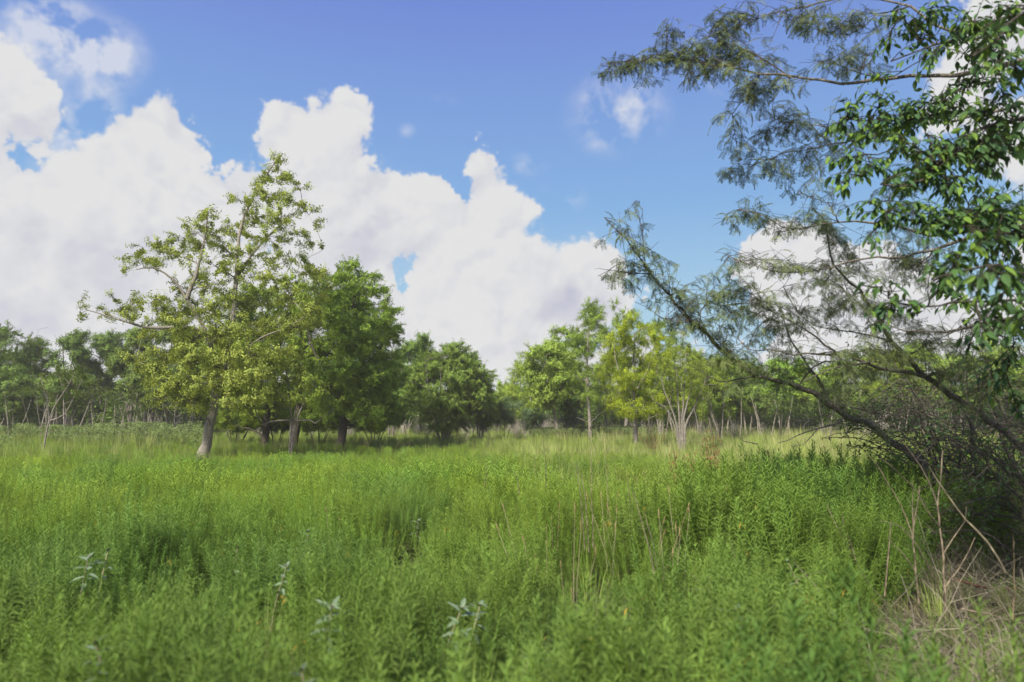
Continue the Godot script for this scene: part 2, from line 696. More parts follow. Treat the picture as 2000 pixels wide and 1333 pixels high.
# one tree of a given build: where it stands, how high (by the height of its top in view), how wide its crown is
func simple_tree(called: String, label: String, px: float, depth: float, top_y: float, half: float, low_y: float, o: Dictionary, category := "tree", group := "") -> Node3D:
	var base := spot(px, depth)
	var root := thing(called, label, category, base, group)
	var r := rng(o.seed)
	var high := at(px, top_y, depth).y - base.y
	var low := at(px, low_y, depth).y - base.y
	var w := half / F * depth
	var lean: Vector3 = o.get("lean", Vector3(r.randf_range(-0.06, 0.06), 0, r.randf_range(-0.06, 0.06)))
	var stems: int = o.get("stems", 1)
	var girth: float = o.get("girth", 0.012 * high + 0.02)
	var trunks := []
	for s in stems:
		var a := s * TAU / stems + r.randf() * 0.8
		var spread: float = o.get("spread", 0.35) * w if stems > 1 else 0.0
		var foot := Vector3(cos(a), 0, sin(a)) * (0.10 if stems > 1 else 0.0)
		var head := Vector3(cos(a) * spread, high * r.randf_range(0.72, 0.9), sin(a) * spread) + lean * high
		var mid1 := foot.lerp(head, 0.33) + ball(r) * high * 0.03 - lean * high * 0.1
		var mid2 := foot.lerp(head, 0.66) + ball(r) * high * 0.04
		trunks.append([[foot + Vector3(0, -0.15, 0), mid1, mid2, head], girth * r.randf_range(0.75, 1.1), girth * 0.25, 0.5])
	var c := Vector3(0, (high + low) * 0.5, 0) + lean * high * 0.8
	var n: int = o.get("lumps", 14)
	var lump_: float = o.get("lump", maxf(0.35, 0.34 * minf(w, (high - low) * 0.6)))
	var ext := Vector3(maxf(w - lump_ * 0.7, 0.2), maxf((high - low) * 0.5 - lump_ * 0.55, 0.2), maxf(w - lump_ * 0.7, 0.2))
	var lobes := egg(r, c, ext, n, lump_, int(o.get("leaves", 900) / n))
	for k in o.get("bare", 0):     # bare twigs below the crown
		var a := r.randf() * TAU
		lobes.append([Vector3(cos(a) * w * r.randf_range(0.2, 0.7), r.randf_range(0.3, maxf(low, 0.6)), sin(a) * w * r.randf_range(0.2, 0.7)), Vector3.ONE * 0.3, 0])
	grow(root, trunks, lobes, o)
	return root


const DARK := Color(0.058, 0.115, 0.026)
const MID := Color(0.085, 0.155, 0.030)
const OLIVE := Color(0.115, 0.165, 0.032)
const YELLOW := Color(0.165, 0.240, 0.022)
const PALE := Color(0.13, 0.195, 0.05)
const GREY_BARK := Color(0.36, 0.345, 0.325)
const PALE_BARK := Color(0.46, 0.445, 0.42)
const DARK_BARK := Color(0.13, 0.115, 0.10)


func make_woods():
	# the wood along the far side of the meadow, seen from west to east
	var west := [
		["dense_tree", "dense dark green tree cut by the photo's edge behind the white-flowered herbs", 0, 43, 632, 85, 800, {"tint": DARK, "tint_b": MID, "leaves": 1900, "lumps": 22, "sprig": "bush"}],
		["leafy_tree", "low leafy tree just west of the bare purplish twigs", 62, 46, 668, 48, 800, {"tint": DARK, "tint_b": OLIVE, "leaves": 900, "stems": 2}],
		["bare_tree", "leafless purplish twiggy tree poking above the wood", 92, 47, 632, 36, 720, {"tint": DARK, "leaves": 0, "bare": 30, "lumps": 16, "bark": Color(0.27, 0.22, 0.24), "girth": 0.05}],
		["leafy_tree", "airy green tree with thin stems beside the bare purplish tree", 152, 44, 643, 44, 790, {"tint": MID, "tint_b": DARK, "leaves": 900, "stems": 3, "bare": 6}],
		["leafy_tree", "round-topped green tree rising behind the two forked pale stems", 208, 46, 648, 52, 770, {"tint": DARK, "tint_b": MID, "leaves": 1100, "stems": 2}],
		["leafy_tree", "tall narrow green tree under the low outstretched limb of the big pale-barked tree", 262, 43, 636, 44, 770, {"tint": MID, "tint_b": OLIVE, "leaves": 1000, "stems": 2, "bare": 5}],
		["leafy_tree", "yellowish green tree in the wood beside the crown of the big pale-barked tree", 322, 44, 628, 56, 790, {"tint": OLIVE, "tint_b": MID, "leaves": 1200, "stems": 2}],
		["leafy_tree", "dark leafy tree half hidden behind the big pale-barked tree's lower boughs", 392, 45, 640, 62, 800, {"tint": DARK, "tint_b": MID, "leaves": 1300, "stems": 2}],
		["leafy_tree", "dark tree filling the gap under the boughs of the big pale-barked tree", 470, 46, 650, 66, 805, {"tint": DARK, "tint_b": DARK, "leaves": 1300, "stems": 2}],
		["low_tree", "low bushy tree in front of the dark tree at the photo's edge", 34, 40, 715, 52, 815, {"tint": DARK, "tint_b": MID, "leaves": 700, "stems": 3, "bare": 8}],
		["low_tree", "small thin-stemmed tree between two pale forked saplings", 132, 39, 715, 38, 800, {"tint": MID, "tint_b": OLIVE, "leaves": 420, "stems": 3, "bare": 8, "bark": PALE_BARK}],
		["low_tree", "low green tree above the pale crossing stems in the wood", 300, 40, 700, 52, 790, {"tint": OLIVE, "tint_b": DARK, "leaves": 700, "stems": 4, "bare": 10, "bark": PALE_BARK}]]
	var mid := [
		["thin_tree", "thin tree with open top standing behind the wide shrubby tree", 822, 41, 657, 42, 740, {"tint": DARK, "tint_b": MID, "leaves": 520, "lumps": 9}],
		["low_tree", "dark low tree between the round dark tree and the wide shrubby tree", 765, 39, 705, 50, 815, {"tint": DARK, "tint_b": MID, "leaves": 800, "stems": 3}],
		["shrubby_tree", "wide shrubby olive-green tree reaching to the ground by the meadow's far edge", 868, 34, 675, 106, 842, {"tint": OLIVE, "tint_b": MID, "leaves": 3000, "lumps": 34, "stems": 6, "spread": 0.6, "sprig": "bush", "bare": 8}],
		["low_tree", "small bushy tree at the east foot of the wide shrubby tree", 938, 35, 752, 36, 835, {"tint": MID, "tint_b": DARK, "leaves": 750, "lumps": 12, "stems": 4, "sprig": "bush"}],
		["low_tree", "low hazy green tree in the gap between the shrubby tree and the leaning pale trunk", 1000, 50, 740, 62, 828, {"tint": MID, "tint_b": PALE, "leaves": 700, "stems": 3, "bare": 6}],
		["leaning_tree", "green tree on a pale trunk leaning west, first of the open grove", 1092, 35, 660, 70, 800, {"tint": OLIVE, "tint_b": PALE, "leaves": 1300, "lumps": 18, "lean": Vector3(-0.15, 0, 0.02), "girth": 0.13, "bark": PALE_BARK, "bare": 4}],
		["leafy_tree", "leafy green tree between the leaning pale trunk and the tall feathery tree", 1104, 38, 634, 64, 812, {"tint": MID, "tint_b": PALE, "leaves": 1300, "lumps": 18, "bare": 6}],
		["tall_tree", "tall open feathery tree on a straight pale trunk, highest of the grove", 1153, 34, 586, 54, 790, {"tint": PALE, "tint_b": MID, "leaves": 1000, "lumps": 20, "girth": 0.12, "bark": PALE_BARK, "sprig": "fine", "lean": Vector3(0.0, 0, 0), "bare": 10}],
		["thin_tree", "thin wispy tree standing up behind the yellow-green tree", 1218, 41, 580, 40, 760, {"tint": PALE, "tint_b": MID, "leaves": 330, "lumps": 10, "sprig": "fine", "bark": PALE_BARK}],
		["thin_tree", "second wispy tree behind the yellow-green tree, nearer the mesquite limb", 1292, 40, 612, 50, 770, {"tint": PALE, "tint_b": MID, "leaves": 480, "lumps": 11, "sprig": "fine", "bark": PALE_BARK}],
		["leafy_tree", "tree with fresh green crown just east of the yellow-green tree", 1330, 33, 664, 66, 805, {"tint": OLIVE, "tint_b": YELLOW, "leaves": 1000, "lumps": 15, "sprig": "fine", "bark": PALE_BARK}],
		["leafy_tree", "olive leafy tree behind the pale many-stemmed tree", 1392, 37, 690, 66, 818, {"tint": OLIVE, "tint_b": MID, "leaves": 1000, "stems": 2, "bark": PALE_BARK}]]
	mid += [
		["low_tree", "low pale yellow-green tree filling the row behind the leaning pale trunk", 1030, 43, 705, 60, 825, {"tint": PALE, "tint_b": YELLOW, "leaves": 900, "stems": 3, "bare": 8, "sprig": "fine", "bark": PALE_BARK}],
		["low_tree", "low soft green tree between the tall feathery tree and the yellow-green one", 1190, 42, 690, 62, 825, {"tint": PALE, "tint_b": OLIVE, "leaves": 900, "stems": 3, "bare": 10, "sprig": "fine", "bark": PALE_BARK}],
		["low_tree", "low pale tree behind the yellow-green tree's drooping skirt", 1262, 44, 700, 60, 825, {"tint": OLIVE, "tint_b": PALE, "leaves": 800, "stems": 3, "bare": 10, "bark": PALE_BARK}],
		["low_tree", "low yellowish tree behind the pale many-stemmed tree's fan", 1350, 43, 705, 62, 825, {"tint": YELLOW, "tint_b": OLIVE, "leaves": 900, "stems": 3, "bare": 10, "sprig": "fine", "bark": PALE_BARK}],
		["low_tree", "low hazy tree where the grove runs on under the mesquite's tip", 1425, 45, 712, 60, 825, {"tint": PALE, "tint_b": OLIVE, "leaves": 800, "stems": 3, "bare": 12, "bark": PALE_BARK}]]
	var east := [
		["leafy_tree", "grey-green tree seen under the bend of the mesquite limb", 1452, 42, 705, 54, 800, {"tint": MID, "tint_b": PALE, "leaves": 800, "stems": 3, "bare": 14, "bark": PALE_BARK}],
		["leafy_tree", "bright green round tree seen through the fork of the mesquite limbs", 1535, 41, 700, 70, 790, {"tint": Color(0.08, 0.19, 0.03), "tint_b": MID, "leaves": 1300, "lumps": 18}],
		["leafy_tree", "green tree with many bare grey twigs below the fork of the mesquite", 1600, 39, 716, 58, 800, {"tint": MID, "tint_b": OLIVE, "leaves": 800, "stems": 3, "bare": 18, "bark": GREY_BARK}],
		["leafy_tree", "wide yellowish green tree between the two big mesquite limbs", 1718, 42, 678, 70, 790, {"tint": OLIVE, "tint_b": YELLOW, "leaves": 1200, "lumps": 18, "sprig": "fine"}],
		["leafy_tree", "dull olive tree in the wood behind the bare hanging twigs", 1662, 46, 690, 60, 800, {"tint": OLIVE, "tint_b": MID, "leaves": 800, "stems": 2, "bare": 14}],
		["leafy_tree", "tall green tree behind the thick mesquite limb", 1800, 44, 668, 66, 790, {"tint": OLIVE, "tint_b": MID, "leaves": 1100, "lumps": 16}],
		["leafy_tree", "grey twiggy green tree behind the thorny thicket", 1872, 41, 690, 66, 800, {"tint": OLIVE, "tint_b": DARK, "leaves": 800, "stems": 3, "bare": 20, "bark": GREY_BARK}],
		["leafy_tree", "pale olive tree at the photo's edge behind the thorny thicket", 1950, 42, 672, 76, 800, {"tint": OLIVE, "tint_b": PALE, "leaves": 1100, "lumps": 16}]]
	var k := 0
	for row in west + mid + east:
		var o: Dictionary = row[7]
		o.seed = 300 + k
		if not o.has("bark"): o.bark = GREY_BARK
		o.size = 1.15 if row[3] > 38 else 1.0
		o.leaves = int(o.leaves * (2.6 if row[2] > 780 and row[2] < 980 else 2.0))
		o.tint = o.tint * (2.0 if row[2] > 700 else 1.6)
		o.tint_b = o.get("tint_b", o.tint) * (2.0 if row[2] > 700 else 1.6)
		o.twig_r = 0.009
		if row[2] < 960:
			o.tint = o.tint.lerp(OLIVE * 1.6, 0.35)
			o.tint_b = o.tint_b.lerp(OLIVE * 1.8, 0.35)
		else:
			o.tint = o.tint.lerp(YELLOW * 1.7, 0.38)
			o.tint_b = o.tint_b.lerp(YELLOW * 1.9, 0.38)
		if o.leaves == 0:
			o.leaves = 1
		simple_tree(row[0], row[1], row[2], row[3], row[4], row[5], row[6], o)
		k += 1
	# pale slender saplings along the wood's edge
	var pale_stems := [
		[200, 39, 735, "slim pale sapling beside the forked stems at the wood's edge"], [237, 37, 752, "pale sapling leaning over the white-flowered herbs"], [266, 39, 745, "straight pale sapling in the middle of the crossing stems"],
		[292, 38, 770, "short pale forked sapling near the big pale-barked tree"], [345, 39, 760, "whitish sapling just west of the big pale trunk"], [372, 40, 765, "thin pale sapling next to the big pale trunk"],
		[1113, 37, 760, "pale sapling between the leaning trunk and the tall feathery tree"], [1290, 33, 745, "slim grey sapling east of the yellow-green tree's trunk"], [1398, 34, 730, "tall pale sapling beside the pale many-stemmed tree"],
		[1432, 36, 742, "slender white sapling under the bend of the mesquite limb"], [1490, 36, 765, "short white sapling in the tan grass"], [1522, 37, 760, "whitish pole-like sapling behind the bare mesquite branch"],
		[1660, 38, 745, "pale sapling between the two mesquite limbs"], [1752, 37, 750, "grey sapling behind the thick mesquite limb"]]
	for row in pale_stems:
		var o := {"seed": 500 + k, "tint": MID, "tint_b": OLIVE, "leaves": 90, "lumps": 7, "stems": 2 if k % 3 else 3, "spread": 0.9, "bark": PALE_BARK * 1.1, "girth": 0.045, "bare": 5, "size": 1.1, "lump": 0.4}
		simple_tree("sapling", row[3], row[0], row[1], row[2], 22 + (k * 7) % 14, row[2] + 45, o, "sapling", "pale saplings along the wood")
		k += 1
	var slim: Node3D = null
	var r := rng(880)
	for j in 44:
		var px := r.randf_range(-10.0, 395.0) if j < 26 else r.randf_range(1060.0, 1900.0)
		var where := spot(px, r.randf_range(37.5, 42.5))
		var o: Node3D = slim
		if j == 0:
			slim = simple_tree("slim_sapling", "slender bare pale sapling among many alike along the shaded edge of the wood", px, 40.0, 745.0, 20.0, 790.0, {"seed": 881, "tint": MID * 1.5, "tint_b": OLIVE * 1.5, "leaves": 40, "lumps": 5, "stems": 2, "spread": 1.2, "bark": PALE_BARK * 1.2, "girth": 0.04, "bare": 7, "lump": 0.4}, "sapling", "slender saplings along the wood")
			o = slim
		else:
			o = slim.duplicate()
			o.name = numbered("slim_sapling")
			add_child(o, true)
		o.position = where
		o.rotation.y = r.randf() * TAU
		o.scale = Vector3.ONE * r.randf_range(0.7, 1.25)
	make_far_wood()


func make_far_wood():
	# beyond the trees one can tell apart: the wood goes on as one mass of foliage and brush
	var r := rng(900)
	var tuft := Buf.new()
	for k in 110:
		var p := ball(r)
		var d := (p + ball(r) * 0.8).normalized()
		var tone := r.randf_range(0.7, 1.3)
		tuft.leaf(p * 0.75, d, (Vector3.UP + ball(r) * 0.6).normalized(), 0.22, 0.11, 0.3, 0.3, 2, Color(tone, tone, tone * 0.9))
	var sticks := Buf.new()
	for k in 34:
		var a := r.randf() * TAU
		var foot := Vector3(cos(a), 0, sin(a)) * r.randf_range(0.0, 0.5)
		var head := foot * r.randf_range(0.5, 2.6) + Vector3(r.randf_range(-0.6, 0.6), r.randf_range(0.7, 2.6), r.randf_range(-0.6, 0.6))
		var tone := r.randf_range(0.6, 1.2)
		sticks.tube(PackedVector3Array([foot, foot.lerp(head, 0.5) + ball(r) * 0.18, head]), PackedFloat32Array([0.018, 0.012, 0.005]), 3, Color(tone, tone, tone))
	var far: Array[Transform3D] = []
	var tints := PackedColorArray()
	var brush: Array[Transform3D] = []
	var brush_tints := PackedColorArray()
	for k in 7000:
		var depth := r.randf_range(49.0, 74.0)
		var x := r.randf_range(-1.05, 1.05) * depth
		var h := 3.6 + zone_noise.get_noise_2d(x * 0.8, depth) * 1.6
		if absf(x / depth + 0.0) < 0.055 :
			h *= 0.62
		var y := r.randf_range(0.05, 1.0) * h
		var s := r.randf_range(0.7, 1.35)
		far.append(Transform3D(Basis(Vector3.UP, r.randf() * TAU).scaled(Vector3(s, s * 0.8, s)), Vector3(x, y, -depth)))
		var w := r.randf()
		var tone := r.randf_range(0.75, 1.15)
		tints.append(Color(lerpf(0.12, 0.21, w) * tone, lerpf(0.21, 0.30, w) * tone, 0.055 * tone))
	for k in 2600:
		var depth := r.randf_range(43.5, 48.5)
		var x := r.randf_range(-1.0, 1.0) * depth
		if absf(x / depth) < 0.06:
			continue
		var s := r.randf_range(0.5, 1.1)
		far.append(Transform3D(Basis(Vector3.UP, r.randf() * TAU).scaled(Vector3(s, s * 0.8, s)), Vector3(x, pow(r.randf(), 1.5) * 2.6, -depth)))
		var tone := r.randf_range(0.7, 1.2)
		tints.append(Color(0.15 * tone, 0.24 * tone, 0.055 * tone))
	for k in 1500:
		var depth := r.randf_range(40.0, 54.0)
		var x := r.randf_range(-1.0, 1.0) * depth
		if zone_noise.get_noise_2d(x * 3.0, depth * 3.0) < 0.02:
			continue
		var s := r.randf_range(0.35, 0.7)
		brush.append(Transform3D(Basis(Vector3.UP, r.randf() * TAU).scaled(Vector3(s, s, s)), Vector3(x, 0, -depth)))
		var tone := r.randf_range(0.14, 0.40)
		brush_tints.append(Color(tone, tone * 0.95, tone * 0.88))
	tag(scatter("far_woodland", tuft.mesh(M.leaf, false), far, tints, self), "green mass of woodland beyond the trees around the meadow", "woodland", "", "stuff")
	tag(scatter("undergrowth", sticks.mesh(M.dry, false), brush, brush_tints, self), "grey tangle of bare brush along the foot of the wood", "undergrowth", "", "stuff")


# lobes given where they show in the view, at a distance from the viewer
func seen_lobes(base: Vector3, depth: float, rows: Array, r: RandomNumberGenerator, much := 1.6, fine_above := 0.0) -> Array:
	var out := []
	for s in rows:
		var dz: float = s[5] if s.size() > 5 else r.randf_range(-1.0, 1.0) * 1.2
		var p := at(s[0], s[1], depth + dz) - base
		var k := (depth + dz) / F
		out.append([p, Vector3(s[2] * k, s[3] * k, maxf(s[2], s[3]) * k), int(s[4] * much * (0.62 if s[1] < fine_above else 1.0))])
	return out


func line_at(base: Vector3, depth: float, pts: Array) -> Array:
	var out := []
	for p in pts:
		out.append(at(p[0], p[1], depth + (p[2] if p.size() > 2 else 0.0)) - base)
	return out


func make_field_trees():
	# the big pale-barked tree
	var d := 22.0
	var base := spot(403, d)
	var root := thing("pale_barked_tree", "tall open-crowned tree on a thick pale trunk, standing alone in the meadow", "tree", base)
	var r := rng(41)
	var trunks := [
		[[Vector3(0, -0.2, 0)] + line_at(base, d, [[408, 835], [416, 790], [424, 755], [438, 710], [448, 665], [455, 620], [459, 570], [462, 520], [467, 465], [480, 415], [500, 375], [522, 340], [540, 312]]), 0.165, 0.016, 0.6],
		[line_at(base, d, [[430, 735], [416, 690, -0.3], [402, 650, -0.5], [384, 618, -0.6], [364, 585, -0.6], [350, 560, -0.6], [336, 545, -0.7], [300, 523, -0.8], [266, 527, -0.9]]), 0.10, 0.012],
		[line_at(base, d, [[364, 585, -0.6], [380, 545, -0.4], [392, 500, -0.3], [402, 450, -0.2], [404, 420, 0]]), 0.07, 0.015],
		[line_at(base, d, [[404, 652, -0.5], [372, 640, -0.8], [330, 640, -1.0], [285, 640, -1.1], [232, 625, -1.2], [188, 611, -1.2], [156, 602, -1.2]]), 0.075, 0.008],
		[line_at(base, d, [[438, 705], [470, 690, -0.8], [510, 660, -1.2], [560, 640, -1.5], [610, 610, -1.5]]), 0.05, 0.010],
		[line_at(base, d, [[460, 545], [490, 500, 0.3], [525, 460, 0.5], [560, 430, 0.6], [590, 400, 0.6]]), 0.06, 0.012],
		[line_at(base, d, [[425, 760], [400, 740, -0.9], [370, 735, -1.4], [335, 740, -1.7]]), 0.06, 0.012],
		[line_at(base, d, [[428, 750], [455, 745, -1.0], [490, 740, -1.6], [520, 745, -2.0]]), 0.055, 0.012]]
	var lobes := seen_lobes(base, d, [
		[541, 318, 14, 16, 26, 0.0], [528, 345, 26, 18, 46, 0.1], [560, 350, 24, 14, 34, 0.2], [505, 365, 20, 16, 30], [585, 360, 16, 10, 16], [530, 385, 40, 20, 70], [575, 392, 28, 14, 34], [480, 395, 26, 18, 40], [462, 390, 14, 10, 12],
		[500, 425, 34, 20, 60], [550, 425, 36, 18, 60], [600, 415, 22, 14, 26], [610, 435, 16, 10, 14], [455, 440, 20, 14, 22], [470, 455, 32, 24, 56], [525, 462, 44, 20, 70], [580, 462, 36, 14, 40], [615, 475, 18, 9, 16], [630, 488, 8, 6, 6],
		[450, 495, 26, 20, 44], [490, 500, 40, 22, 66], [545, 505, 38, 18, 50], [595, 510, 26, 12, 24], [470, 540, 40, 22, 60], [530, 545, 44, 18, 60], [600, 530, 36, 18, 46], [630, 535, 14, 12, 14],
		[405, 425, 16, 18, 30], [390, 445, 28, 18, 46], [420, 455, 18, 16, 26], [362, 440, 12, 9, 10], [360, 465, 32, 20, 54], [400, 480, 30, 22, 52], [315, 480, 28, 16, 40], [280, 485, 22, 14, 28], [345, 500, 34, 20, 52], [300, 508, 30, 14, 34], [255, 500, 14, 8, 10], [240, 505, 8, 6, 6], [275, 510, 16, 9, 12], [240, 528, 9, 9, 9], [262, 522, 9, 6, 6],
		[420, 520, 34, 24, 60], [380, 530, 32, 22, 48], [410, 560, 38, 24, 60], [350, 560, 26, 20, 36], [325, 580, 20, 14, 20],
		[158, 585, 9, 7, 8], [156, 612, 9, 6, 7], [180, 598, 15, 10, 16], [205, 612, 12, 8, 9], [222, 585, 12, 10, 12], [238, 600, 18, 12, 20], [255, 580, 14, 8, 10], [270, 600, 20, 14, 24], [262, 620, 18, 10, 14], [300, 590, 20, 16, 28], [320, 615, 26, 20, 40], [285, 640, 30, 18, 36], [350, 610, 30, 22, 48], [345, 645, 34, 22, 54],
		[385, 600, 34, 22, 54], [420, 610, 36, 26, 64], [470, 590, 44, 26, 80], [520, 590, 44, 24, 70], [570, 580, 40, 20, 56], [620, 570, 26, 16, 30], [645, 560, 16, 10, 14], [480, 640, 50, 28, 90], [430, 660, 44, 28, 80], [380, 660, 44, 26, 76], [540, 640, 50, 26, 80], [600, 640, 40, 22, 50],
		[330, 690, 48, 28, 90, -1.2], [385, 705, 50, 30, 100, -1.4], [440, 715, 46, 30, 90, -1.2], [490, 695, 46, 28, 80, -1.5], [300, 730, 40, 24, 66, -1.4], [350, 745, 46, 26, 84, -1.8], [400, 750, 44, 28, 84, -1.9], [450, 755, 42, 26, 74, -1.7], [500, 735, 44, 26, 74, -1.9], [325, 775, 36, 18, 44, -1.8], [370, 785, 40, 18, 54, -2.0], [400, 790, 20, 12, 18, -1.6], [455, 790, 30, 16, 30, -2.0], [500, 775, 30, 18, 34, -2.2], [545, 690, 44, 26, 66, -1.2], [608, 612, 22, 14, 26, -1.5], [575, 640, 24, 14, 24, -1.5], [404, 418, 16, 12, 20, 0.0], [400, 470, 22, 18, 30, -0.3], [265, 705, 30, 18, 30, -0.6]], r, 2.2, 600.0)
	grow(root, trunks, lobes, {"seed": 42, "tint": Color(0.215, 0.295, 0.055), "tint_b": Color(0.32, 0.385, 0.072), "bark": Color(0.85, 0.83, 0.79), "twig_bark": Color(0.25, 0.235, 0.22), "sprig": "oak", "size": 0.76, "droop": 0.25, "wood": M.rough_bark, "per": 7})
	# the round dark tree behind it
	d = 27.0
	base = spot(671, d)
	root = thing("round_tree", "big round dark green tree with a short dark trunk, crown almost to the grass", "tree", base)
	lobes = seen_lobes(base, d, [
		[690, 520, 26, 16, 40, 0.3], [720, 540, 22, 16, 34, 0.2], [660, 540, 40, 22, 80], [700, 560, 46, 26, 120], [740, 565, 22, 18, 40], [640, 575, 50, 28, 130], [690, 600, 56, 32, 190], [745, 605, 34, 24, 90], [765, 640, 22, 22, 60], [620, 620, 50, 30, 150], [670, 650, 60, 36, 220], [730, 650, 50, 32, 180], [770, 665, 16, 16, 30], [600, 670, 44, 30, 120], [650, 700, 56, 36, 200], [715, 700, 58, 36, 220], [762, 700, 24, 28, 70], [640, 745, 50, 30, 150], [700, 750, 56, 34, 200], [745, 755, 36, 30, 110], [650, 785, 40, 20, 90], [705, 790, 46, 22, 120], [745, 795, 30, 22, 70], [765, 770, 16, 24, 36], [610, 730, 40, 30, 100],
		[690, 620, 50, 40, 160, 2.5], [650, 680, 60, 40, 160, 2.6], [730, 690, 50, 50, 160, 2.4], [690, 740, 60, 40, 160, 2.6], [640, 620, 50, 40, 130, -2.4], [700, 660, 60, 40, 180, -2.6], [680, 730, 60, 34, 160, -2.7], [730, 740, 40, 30, 90, -2.2], [720, 790, 30, 24, 50, -2.6], [715, 812, 24, 18, 50, -2.8], [640, 808, 34, 18, 70, 1.0], [755, 815, 30, 16, 70, 0.8], [700, 822, 30, 12, 46, 1.4], [665, 780, 40, 26, 100, -2.0], [735, 640, 44, 30, 110, -2.0], [665, 570, 40, 26, 90, -1.6], [700, 580, 44, 30, 120, 0.0], [690, 660, 60, 44, 200, 0.0], [690, 740, 66, 44, 200, 0.0], [600, 818, 30, 12, 50, 0.0], [645, 826, 24, 9, 40, 0.6], [725, 828, 30, 9, 50, 0.2], [770, 805, 20, 20, 50, 0.0], [775, 740, 16, 30, 40, 0.0]], r, 1.9)
	trunks = [[[Vector3(0, -0.2, 0)] + line_at(base, d, [[672, 815], [674, 780], [676, 730], [684, 660], [690, 600], [694, 545]]), 0.20, 0.03, 0.4], [line_at(base, d, [[674, 785], [640, 740], [615, 690], [600, 650]]), 0.10, 0.02], [line_at(base, d, [[675, 770], [710, 730], [740, 690], [755, 640]]), 0.10, 0.02]]
	grow(root, trunks, lobes, {"seed": 43, "tint": Color(0.165, 0.285, 0.040), "tint_b": Color(0.25, 0.37, 0.050), "bark": DARK_BARK, "sprig": "bush", "size": 1.15, "droop": 0.3, "per": 9, "twig_r": 0.009})
	# the wide tree whose crown stands behind the pale-barked one
	d = 28.0
	base = spot(545, d)
	root = thing("spreading_tree", "wide olive tree on two dark trunks, right behind the tall pale-barked tree", "tree", base)
	lobes = seen_lobes(base, d, [
		[560, 560, 44, 22, 80], [610, 550, 40, 20, 60], [510, 570, 44, 24, 90], [460, 590, 40, 26, 80], [560, 600, 56, 30, 160], [620, 600, 44, 28, 110], [500, 620, 56, 32, 150], [440, 640, 50, 32, 120], [560, 650, 60, 34, 190], [490, 680, 60, 34, 170], [425, 690, 50, 34, 130], [600, 690, 46, 30, 120], [545, 710, 60, 34, 180], [470, 735, 56, 32, 150], [400, 735, 50, 32, 110], [590, 740, 46, 30, 110], [530, 770, 50, 24, 120], [460, 785, 46, 22, 100], [580, 785, 44, 20, 90], [410, 780, 36, 22, 60],
		[520, 640, 70, 46, 160, 2.5], [460, 700, 70, 46, 150, 2.5], [570, 700, 70, 46, 150, 2.5], [500, 760, 70, 30, 130, 2.5], [450, 812, 40, 14, 60, 2.0], [545, 808, 40, 14, 60, 2.0], [615, 806, 36, 16, 60, 1.5], [490, 812, 30, 12, 40, -1.0], [445, 822, 30, 10, 40, 0.0], [550, 822, 30, 9, 40, 0.5], [610, 820, 26, 10, 40, 0.0], [610, 620, 50, 40, 120, 0.0], [630, 700, 40, 40, 110, 0.5]], r, 1.8)
	trunks = [[[Vector3(-0.5, -0.2, 0)] + line_at(base, d, [[521, 812], [512, 770], [498, 710], [486, 640]]), 0.19, 0.03, 0.4], [[Vector3(0.75, -0.2, 0.3)] + line_at(base, d, [[583, 812], [584, 770], [578, 710], [572, 640], [566, 590]]), 0.21, 0.03, 0.4]]
	grow(root, trunks, lobes, {"seed": 44, "tint": Color(0.19, 0.31, 0.040), "tint_b": Color(0.27, 0.37, 0.046), "bark": DARK_BARK, "sprig": "bush", "size": 1.2, "droop": 0.25, "per": 9, "twig_r": 0.009})
	# the small tree with a bent grey bough in front of the dark trunks
	d = 21.5
	base = spot(571, d)
	root = thing("small_tree", "small yellow-green tree of several pale stems with a low bent bough", "tree", base)
	lobes = seen_lobes(base, d, [[545, 700, 30, 18, 34], [590, 712, 34, 20, 44], [520, 735, 30, 20, 36], [560, 740, 40, 22, 60], [610, 745, 32, 20, 40], [635, 765, 18, 16, 22], [500, 765, 24, 18, 26], [540, 772, 36, 18, 44], [590, 780, 36, 16, 36], [640, 795, 14, 12, 14], [490, 792, 16, 12, 14], [650, 800, 8, 6, 5]], r)
	trunks = [[[Vector3(0, -0.15, 0)] + line_at(base, d, [[568, 830], [566, 790], [562, 750], [556, 715]]), 0.062, 0.012, 0.4], [[Vector3(0.05, -0.15, 0.05)] + line_at(base, d, [[576, 835], [590, 795], [606, 765], [614, 745]]), 0.05, 0.012], [[Vector3(0.02, -0.1, -0.05)] + line_at(base, d, [[574, 820], [580, 780], [586, 740], [590, 715]]), 0.04, 0.01],
		[line_at(base, d, [[568, 822], [548, 822, -0.1], [528, 824, -0.2], [512, 830, -0.2], [504, 818, -0.3], [498, 800, -0.3]]), 0.035, 0.012], [line_at(base, d, [[574, 824], [590, 821, -0.2], [606, 822, -0.3], [616, 828, -0.3]]), 0.03, 0.01]]
	grow(root, trunks, lobes, {"seed": 45, "tint": Color(0.18, 0.27, 0.04), "tint_b": Color(0.25, 0.34, 0.045), "bark": Color(0.40, 0.385, 0.37), "sprig": "droop", "droop": 0.6, "per": 6})
	# the yellow-green tree of the grove
	d = 27.0
	base = spot(1241, d)
	root = thing("yellow_green_tree", "bright yellow-green tree with a short pale trunk and a low drooping skirt", "tree", base)
